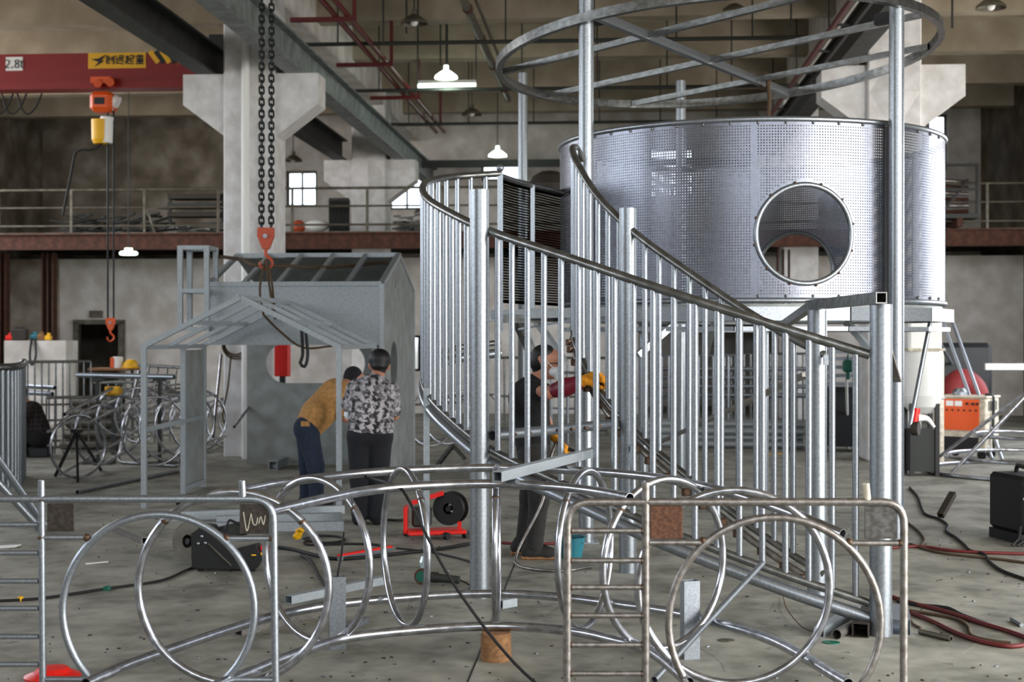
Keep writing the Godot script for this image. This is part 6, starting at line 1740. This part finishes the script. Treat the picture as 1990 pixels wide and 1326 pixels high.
func build_right() -> void:
	# pile of galvanised pipes behind the stair
	var k := 0
	for row in 4:
		for i in (4 - (row % 2)):
			var z := 21.4 - i * 0.13 - (row % 2) * 0.06
			solo(MB.new().tube(line(PH(1235 + row * 3, z + 0.3, 0.06 + row * 0.098), PH(1548 + ((row * 7 + i * 5) % 16), z - 0.1, 0.06 + row * 0.098)), 0.055, 12, false, 0.08), "galvanised_pipe", M.zinc, "long galvanised pipe in the low pile behind the stair balusters", "pipe", "pile of galvanised pipes")
			k += 1
	railing_panel(PH(1200, 22.6, 0), PH(1430, 22.2, 0), 1.36, 0.115, "bright railing panel standing behind the pile of pipes, left one", M.galv, 0.02)
	railing_panel(PH(1395, 22.9, 0), PH(1600, 22.6, 0), 1.38, 0.10, "darker railing panel standing behind the pile of pipes, right one", M.steel, 0.02)
	railing_panel(PH(965, 24.0, 0), PH(1180, 23.6, 0), 1.30, 0.13, "railing panel standing far behind the worker in the stair", M.steel, 0.018)
	railing_panel(PH(1040, 22.0, 0.0), PH(1120, 21.8, 0.0), 1.1, 0.11, "short bright railing panel behind the worker's glove", M.galv, 0.02)
	for q in [[1330, 22.9, 0.72], [1330, 22.9, 0.86], [1330, 22.9, 1.0], [1330, 22.9, 1.14]]:
		solo(MB.new().tube(line(PH(1250, q[1], q[2]), PH(1610, q[1] - 0.3, q[2])), 0.035, 10, false, 0.1), "racked_pipe", M.galv, "bright pipe racked behind the railing panels at height %s" % {0.72: "one, lowest", 0.86: "two", 1.0: "three", 1.14: "four, highest"}[q[2]], "pipe", "racked bright pipes")
	# rack with sheets, green brush and broom pole right of the entrance post
	var rk := thing("sheet_rack", "steel rack with bright bars behind the right entrance post", "rack", PH(1650, 20.5, 0))
	for x in [1604, 1690]:
		for z in [20.2, 21.0]: part(MB.new().bar(line(PH(x, z, 0), PH(x, z, 1.5)), 0.05, 0.05), "rack_post", M.pipe_dark, rk)
	for h in [0.98, 1.10, 1.22, 1.34, 1.44]: part(MB.new().bar(line(PH(1600, 20.25, h), PH(1694, 20.15, h)), 0.08, 0.05), "bar", M.galv, rk)
	part(MB.new().box(PH(1647, 20.6, 0.5), Vector3(0.6, 0.85, 0.5)), "dark_box", M.black, rk)
	solo(MB.new().cbox(P(1648, 712, 19.6), Vector3(0.15, 0.17, 0.08), 0.03).tube(line(P(1648, 722, 19.6), P(1648, 738, 19.6)), 0.03, 8).tube(line(P(1648, 700, 19.6), P(1648, 690, 20.2)), 0.015, 6), "green_brush", M.green, "green brush hanging on the steel rack", "brush")
	solo(MB.new().tube(line(G(1648, 872, 0.0), P(1645, 735, 19.7)), 0.018, 8), "broom_pole", M.white, "pale broom pole leaning on the steel rack", "pole")
	solo(MB.new().box(G(1500, 882, 0.005), Vector3(0.32, 0.01, 0.06)), "yellow_strip", M.yellow, "yellow strip lying on the floor before the pile of pipes", "strip")
	# white tank-like dust collector with hopper
	var o := PH(1790, 17.0, 0)
	var t := thing("dust_collector", "white wrapped dust collector tank beside the right tall post", "machine", o)
	part(MB.new().lathe([Vector2(0.0, 0.74), Vector2(0.12, 0.74), Vector2(0.20, 0.82), Vector2(0.245, 0.95), Vector2(0.25, 1.28), Vector2(0.235, 1.42), Vector2(0.21, 1.50)], o, Basis.IDENTITY, 24), "tank", M.white, t)
	part(MB.new().cbox(o + Vector3(0.0, 1.68, 0), Vector3(0.40, 0.42, 0.36), 0.03), "filter_box", M.white, t)
	part(MB.new().box(o + Vector3(0.0, 1.50, 0.03), Vector3(0.44, 0.03, 0.4)), "shelf_plate", M.cream, t)
	for x in [-0.15, 0.15]:
		for z in [-0.14, 0.14]: part(MB.new().bar(line(o + Vector3(x, 0, z), o + Vector3(x, 0.86, z)), 0.05, 0.05), "leg", M.black, t)
	part(MB.new().box(o + Vector3(0, 0.3, 0), Vector3(0.3, 0.5, 0.28)), "lower_cabinet", M.pipe_dark, t)
	# gas cylinder with brass regulator
	o = PH(1821, 18.6, 0)
	t = thing("gas_cylinder", "pale grey gas cylinder with brass regulator beside the welding machine", "gas cylinder", o)
	part(MB.new().lathe([Vector2(0.0, 0.0), Vector2(0.085, 0.0), Vector2(0.088, 0.02), Vector2(0.088, 1.38), Vector2(0.075, 1.46), Vector2(0.04, 1.53), Vector2(0.03, 1.58), Vector2(0.0, 1.58)], o, Basis.IDENTITY, 20), "shell", M.cream, t)
	part(MB.new().lathe([Vector2(0.02, 1.58), Vector2(0.025, 1.66), Vector2(0.0, 1.67)], o, Basis.IDENTITY, 10), "valve", M.brass, t)
	part(MB.new().tube(line(o + Vector3(-0.08, 1.62, 0.02), o + Vector3(0.05, 1.62, 0.02)), 0.03, 10), "regulator", M.brass, t)
	part(MB.new().ball(o + Vector3(0.0, 1.70, 0.03), Vector3(0.035, 0.035, 0.02), 10, 6), "gauge", M.brass, t)
	part(MB.new().tube(circle(o + Vector3(0, 0.85, 0), 0.094, Vector3.RIGHT, Vector3.BACK, 20), 0.012, 6, true), "retaining_ring", M.galv, t)
	# red duct hood behind the welding machine
	solo(MB.new().tube(smooth([P(1852, 800, 20.8), P(1850, 762, 20.8), P(1868, 742, 20.8), P(1890, 755, 20.8), P(1902, 790, 20.8)], 0.03), 0.19, 16), "red_tarpaulin", M.hose_faded, "faded red hose bundle humped behind the welding machine", "hose")
	solo(MB.new().cbox(PH(1868, 23.5, 0.78), Vector3(0.9, 1.55, 0.5), 0.08), "black_cabinet", M.black, "large black cabinet against the right wall behind the leaning tubes", "cabinet")
	# cream welding machine with orange front
	var b := Basis(Vector3.UP, deg_to_rad(52.0))
	o = PH(1882, 19.4, 0)
	t = thing("welding_machine", "cream welding machine with orange control panel and side vents", "welding machine", o)
	var L := func(x: float, y: float, z: float) -> Vector3: return o + b * Vector3(x, y, z)
	part(MB.new().cbox(L.call(0.0, 0.47, 0.0), Vector3(0.50, 0.72, 0.66), 0.015, b), "cabinet", M.cream, t)
	part(MB.new().cbox(L.call(0.0, 0.84, 0.0), Vector3(0.54, 0.03, 0.70), 0.008, b), "lid", M.cream, t)
	part(MB.new().box(L.call(-0.255, 0.60, -0.02), Vector3(0.012, 0.42, 0.52), b), "control_panel", M.orange, t)
	part(MB.new().box(L.call(-0.256, 0.20, -0.02), Vector3(0.012, 0.20, 0.50), b), "cable_bay", M.black, t)
	for z in [-0.16, -0.04]: part(MB.new().box(L.call(-0.263, 0.75, z), Vector3(0.008, 0.07, 0.10), b), "meter", M.white, t)
	for q in [0.08, 0.16, 0.22]: part(MB.new().tube(line(L.call(-0.258, 0.75, q), L.call(-0.28, 0.75, q)), 0.018, 10), "knob", M.black, t)
	for i in 6: part(MB.new().tube(line(L.call(-0.258, 0.66, -0.2 + i * 0.08), L.call(-0.272, 0.66, -0.2 + i * 0.08)), 0.013, 8), "switch", M.black, t)
	for i in 6: part(MB.new().box(L.call(-0.15 + i * 0.06 , 0.72, 0.332), Vector3(0.03, 0.13, 0.006), b), "vent_slot", M.pipe_dark, t)
	for x in [-0.18, 0.18]:
		for z in [-0.25, 0.25]: part(MB.new().tube(line(L.call(x - 0.02, 0.06, z), L.call(x + 0.02, 0.06, z)), 0.06, 12), "wheel", M.rubber, t)
	part(MB.new().lathe([Vector2(0.0, 0.855), Vector2(0.1, 0.855), Vector2(0.1, 0.90), Vector2(0.06, 0.95), Vector2(0.0, 0.95)], L.call(-0.05, 0.0, -0.1), Basis.IDENTITY, 14), "tin_on_lid", M.galv, t)
	part(cable([L.call(-0.05, 0.87, 0.25), L.call(-0.05, 0.84, 0.36), L.call(-0.06, 0.5, 0.36), L.call(-0.08, 0.1, 0.38)], 0.02), "power_lead", M.pipe_dark, t)
	# leaning bundle of tubes
	var lb := [[1826, 608, 1928, 886], [1846, 612, 1948, 888], [1812, 640, 1905, 800]]
	for i in 3:
		var q: Array = lb[i]
		solo(MB.new().tube(line(P(q[0], q[1], 20.2), G(q[2], q[3] + 6, 0.02)), 0.024, 10, false, 0.15), "leaning_tube", M.galv, ["bright tube leaning behind the welding machine, middle of three", "bright tube leaning behind the welding machine, rightmost of three", "bright tube leaning behind the welding machine, leftmost of three"][i], "tube", "leaning tubes on the right")
	solo(MB.new().box(PH(1990, 20.5, 1.22), Vector3(1.1, 0.09, 0.08), hall_basis()).box(PH(2060, 20.5, 0.6), Vector3(0.08, 1.2, 0.08)), "white_rail", M.white, "white horizontal rail at the right edge before the dark wall", "rail")
	# hanging strut on the platform edge with a red grinder cloth below
	solo(MB.new().tube(line(P(1812, 604, 12.2), P(1768, 832, 12.0)), 0.019, 10, false, 0.2), "hanging_strut", M.galv, "thin tube strut hanging from the platform edge beside the tall post", "strut")
	var rg := P(1777, 826, 12.03)
	var g := thing("red_grinder", "red angle grinder with white cloth hanging low beside the tall post", "grinder", rg)
	part(MB.new().tube(line(rg, rg + Vector3(0.02, 0.14, 0)), 0.03, 10), "body", M.red, g)
	part(MB.new().tube(line(rg + Vector3(-0.02, -0.03, 0), rg + Vector3(0.03, -0.03, 0.03)), 0.06, 16), "disc", M.dark_plate, g)
	part(MB.new().tube(smooth([rg + Vector3(0.03, 0.06, 0), rg + Vector3(0.11, 0.05, 0), rg + Vector3(0.17, -0.02, 0)], 0.02), 0.035, 8, false, 0.0, 0.012), "cloth", M.white, g)
	# conical tube frame on the floor
	var c := Vector3(6.34, 0, -17.2)
	t = thing("conical_frame", "conical tube frame with rings standing on the floor at the right edge", "tube frame", c)
	for q in [[1.30, 0.025], [1.05, 0.2], [0.72, 0.46]]: part(MB.new().tube(circle(c + Vector3(0, q[1], 0), q[0], Vector3.RIGHT, Vector3.BACK, 64), 0.025, 10, true), "ring_tube", M.ring, t)
	for i in 8:
		var a := TAU * (i + 0.5) / 8
		part(MB.new().tube(line(c + Vector3(cos(a) * 1.30, 0.025, sin(a) * 1.30), c + Vector3(cos(a) * 0.06, 1.02, sin(a) * 0.06)), 0.022, 10), "rafter_tube", M.ring, t)
	# black welding inverter at the right edge
	o = G(2000, 1058)
	t = thing("welding_inverter", "black welding inverter with red display cut off by the right edge", "welding machine", o)
	part(MB.new().cbox(o + Vector3(0.02, 0.31, -0.2), Vector3(0.30, 0.46, 0.55), 0.03, Basis(Vector3.UP, 0.18)), "housing", M.black, t)
	part(MB.new().box(o + Vector3(-0.03, 0.45, 0.085), Vector3(0.08, 0.05, 0.01), Basis(Vector3.UP, 0.18)), "display", M.red, t)
	for i in 3: part(MB.new().tube(line(o + Vector3(-0.07 + i * 0.05, 0.37, 0.09), o + Vector3(-0.07 + i * 0.05, 0.37, 0.12)), 0.016, 10), "knob", M.galv, t)
	part(MB.new().tube(rounded([o + Vector3(0, 0.52, 0.05), o + Vector3(0, 0.60, 0.03), o + Vector3(0.03, 0.60, -0.35), o + Vector3(0.03, 0.52, -0.38)], 0.04), 0.018, 8), "handle", M.black, t)
	for i in 3: part(cable([o + Vector3(-0.1 + i * 0.06, 0.15, 0.09), o + Vector3(-0.14 + i * 0.05, 0.06, 0.16), o + Vector3(-0.2 + i * 0.04, 0.015, 0.18)], 0.012), "lead", M.rubber, t)
	for x in [-0.1, 0.12]: part(MB.new().box(o + Vector3(x, 0.04, -0.2), Vector3(0.05, 0.08, 0.5), Basis(Vector3.UP, 0.18)), "foot", M.rubber, t)

func rod_pile(px0: float, px1: float, v: float, h: float, n: int, m: Material, label: String, high := 0.3) -> void:
	var mb := MB.new()
	var a := u_at(px0, v); var b := u_at(px1, v)
	for i in n:
		var u := rng.randf_range(a, b); var l := rng.randf_range(0.25, 0.7) * minf(1.0, (b - a))
		var p := U(clampf(u, a, b), h + rng.randf() * rng.randf() * high + 0.02, v + rng.randf_range(0, 0.5))
		var d := hall_basis() * Vector3(cos(rng.randf_range(-0.5, 0.5)), rng.randf_range(-0.2, 0.35), rng.randf_range(-0.5, 0.5)).normalized() * l * 0.5
		mb.tube(line(p - d, p + d), rng.randf_range(0.012, 0.03), 5)
	var o := solo(mb, "scrap_pile", m, label, "scrap")
	o.set_meta("kind", "stuff")

func build_mezzanine_goods() -> void:
	var v := 28.0; var h := 3.72
	rod_pile(115, 235, v, h, 60, M.pipe_dark, "dark heap of scrap rods on the mezzanine left of the hoist chains", 0.5)
	rod_pile(235, 310, v, h, 45, M.pipe_dark, "dark heap of scrap rods on the mezzanine right of the hoist chains", 0.55)
	rod_pile(318, 428, v, h, 40, M.steel, "shiny heap of tube ends on the mezzanine beside the column", 0.25)
	rod_pile(770, 822, v, h, 50, M.steel, "grey heap of tube ends on the mezzanine left of the stair", 0.5)
	for k in 3:
		solo(hall_box((u_at(320, v) + u_at(428, v)) * 0.5, 4.12 + k * 0.18, v + 0.3, 1.05, 0.09, 0.5), "stacked_board", M.dark_plate if k != 1 else M.pipe_dark, "dark board stacked on the mezzanine beside the column, %s of three" % ["lowest", "middle", "uppermost"][k], "board", "boards on the mezzanine")
	for x in [322, 426]:
		solo(MB.new().bar(line(U(u_at(x, v), h, v + 0.3), U(u_at(x, v), 4.56, v + 0.3)), 0.06, 0.06), "rack_upright", M.pipe_dark, "dark upright of the mezzanine rack, %s end" % ("left" if x < 400 else "right"), "post", "rack uprights on the mezzanine")
	solo(MB.new().bar(line(U(u_at(282, v), 4.35, v), U(u_at(302, v), h, v)), 0.05, 0.04), "leaning_plank", M.pipe_grey, "pale plank leaning on the mezzanine railing", "plank")
	# black mesh panel, white bundle and orange bag near the far column
	var mp := thing("mesh_panel", "black mesh panel leaning on the mezzanine left of the far column", "mesh", U(u_at(660, v), h, v))
	for i in 8: part(MB.new().bar(line(U(u_at(640 + i * 5.4, v), h, v), U(u_at(640 + i * 5.4, v), 4.40, v)), 0.02, 0.02), "wire", M.black, mp)
	part(hall_box(u_at(659, v), 4.40, v, 0.4, 0.03, 0.03), "top_bar", M.black, mp)
	part(hall_box(u_at(659, v), 4.05, v + 0.03, 0.42, 0.66, 0.01), "backing_sheet", M.pipe_dark, mp)
	solo(MB.new().ball(U(u_at(612, v), h + 0.16, v + 0.2), Vector3(0.26, 0.13, 0.16), 14, 8), "white_bundle", M.white, "white wrapped bundle on the mezzanine right of the bright window", "bundle")
	solo(MB.new().ball(U(u_at(576, v), h + 0.14, v + 0.2), Vector3(0.14, 0.14, 0.14), 12, 8), "orange_bag", M.hook_orange, "dull orange bag on the mezzanine below the bright window", "bag")
	# small upper balcony in the right bay
	var w := 27.0
	var t := thing("right_balcony", "dark railed balcony loaded with tubes in the right bay", "balcony", U(7.2, 3.9, w))
	var a := u_at(1826, w); var b := u_at(1902, w)
	part(hall_box((a + b) * 0.5, 3.90, w + 0.6, b - a, 0.08, 1.3), "deck", M.pipe_dark, t)
	for q in [4.85, 4.4]: part(hall_box((a + b) * 0.5, q, w, b - a, 0.045, 0.045), "rail", M.black, t)
	for u in [a + 0.03, b - 0.03]: part(hall_box(u, 4.39, w, 0.05, 0.95, 0.05), "railing_post", M.black, t)
	for i in 6: part(MB.new().tube(line(U(a + 0.05, 4.0 + i * 0.12, w + 0.3), U(b - 0.1, 4.02 + i * 0.11, w + 0.4)), 0.04, 8), "stored_tube", M.tarnish if i % 2 else M.rust, t)
	part(MB.new().bar(line(U(a + 0.1, 4.0, w + 0.15), U(b - 0.15, 4.6, w + 0.2)), 0.05, 0.05), "stored_bar", M.black, t)
	part(hall_box((a + b) * 0.5, 3.78, w + 0.6, 0.1, 0.16, 1.3), "support_beam", M.rust, t)

func _ready() -> void:
	setup()
	make_materials()
	build_hall()
	build_tower()
	build_drum()
	build_roof_ring()
	build_stair()
	build_front()
	build_house()
	build_cranes()
	build_people()
	build_left()
	build_floor_tools()
	build_right()
	build_mezzanine_goods()
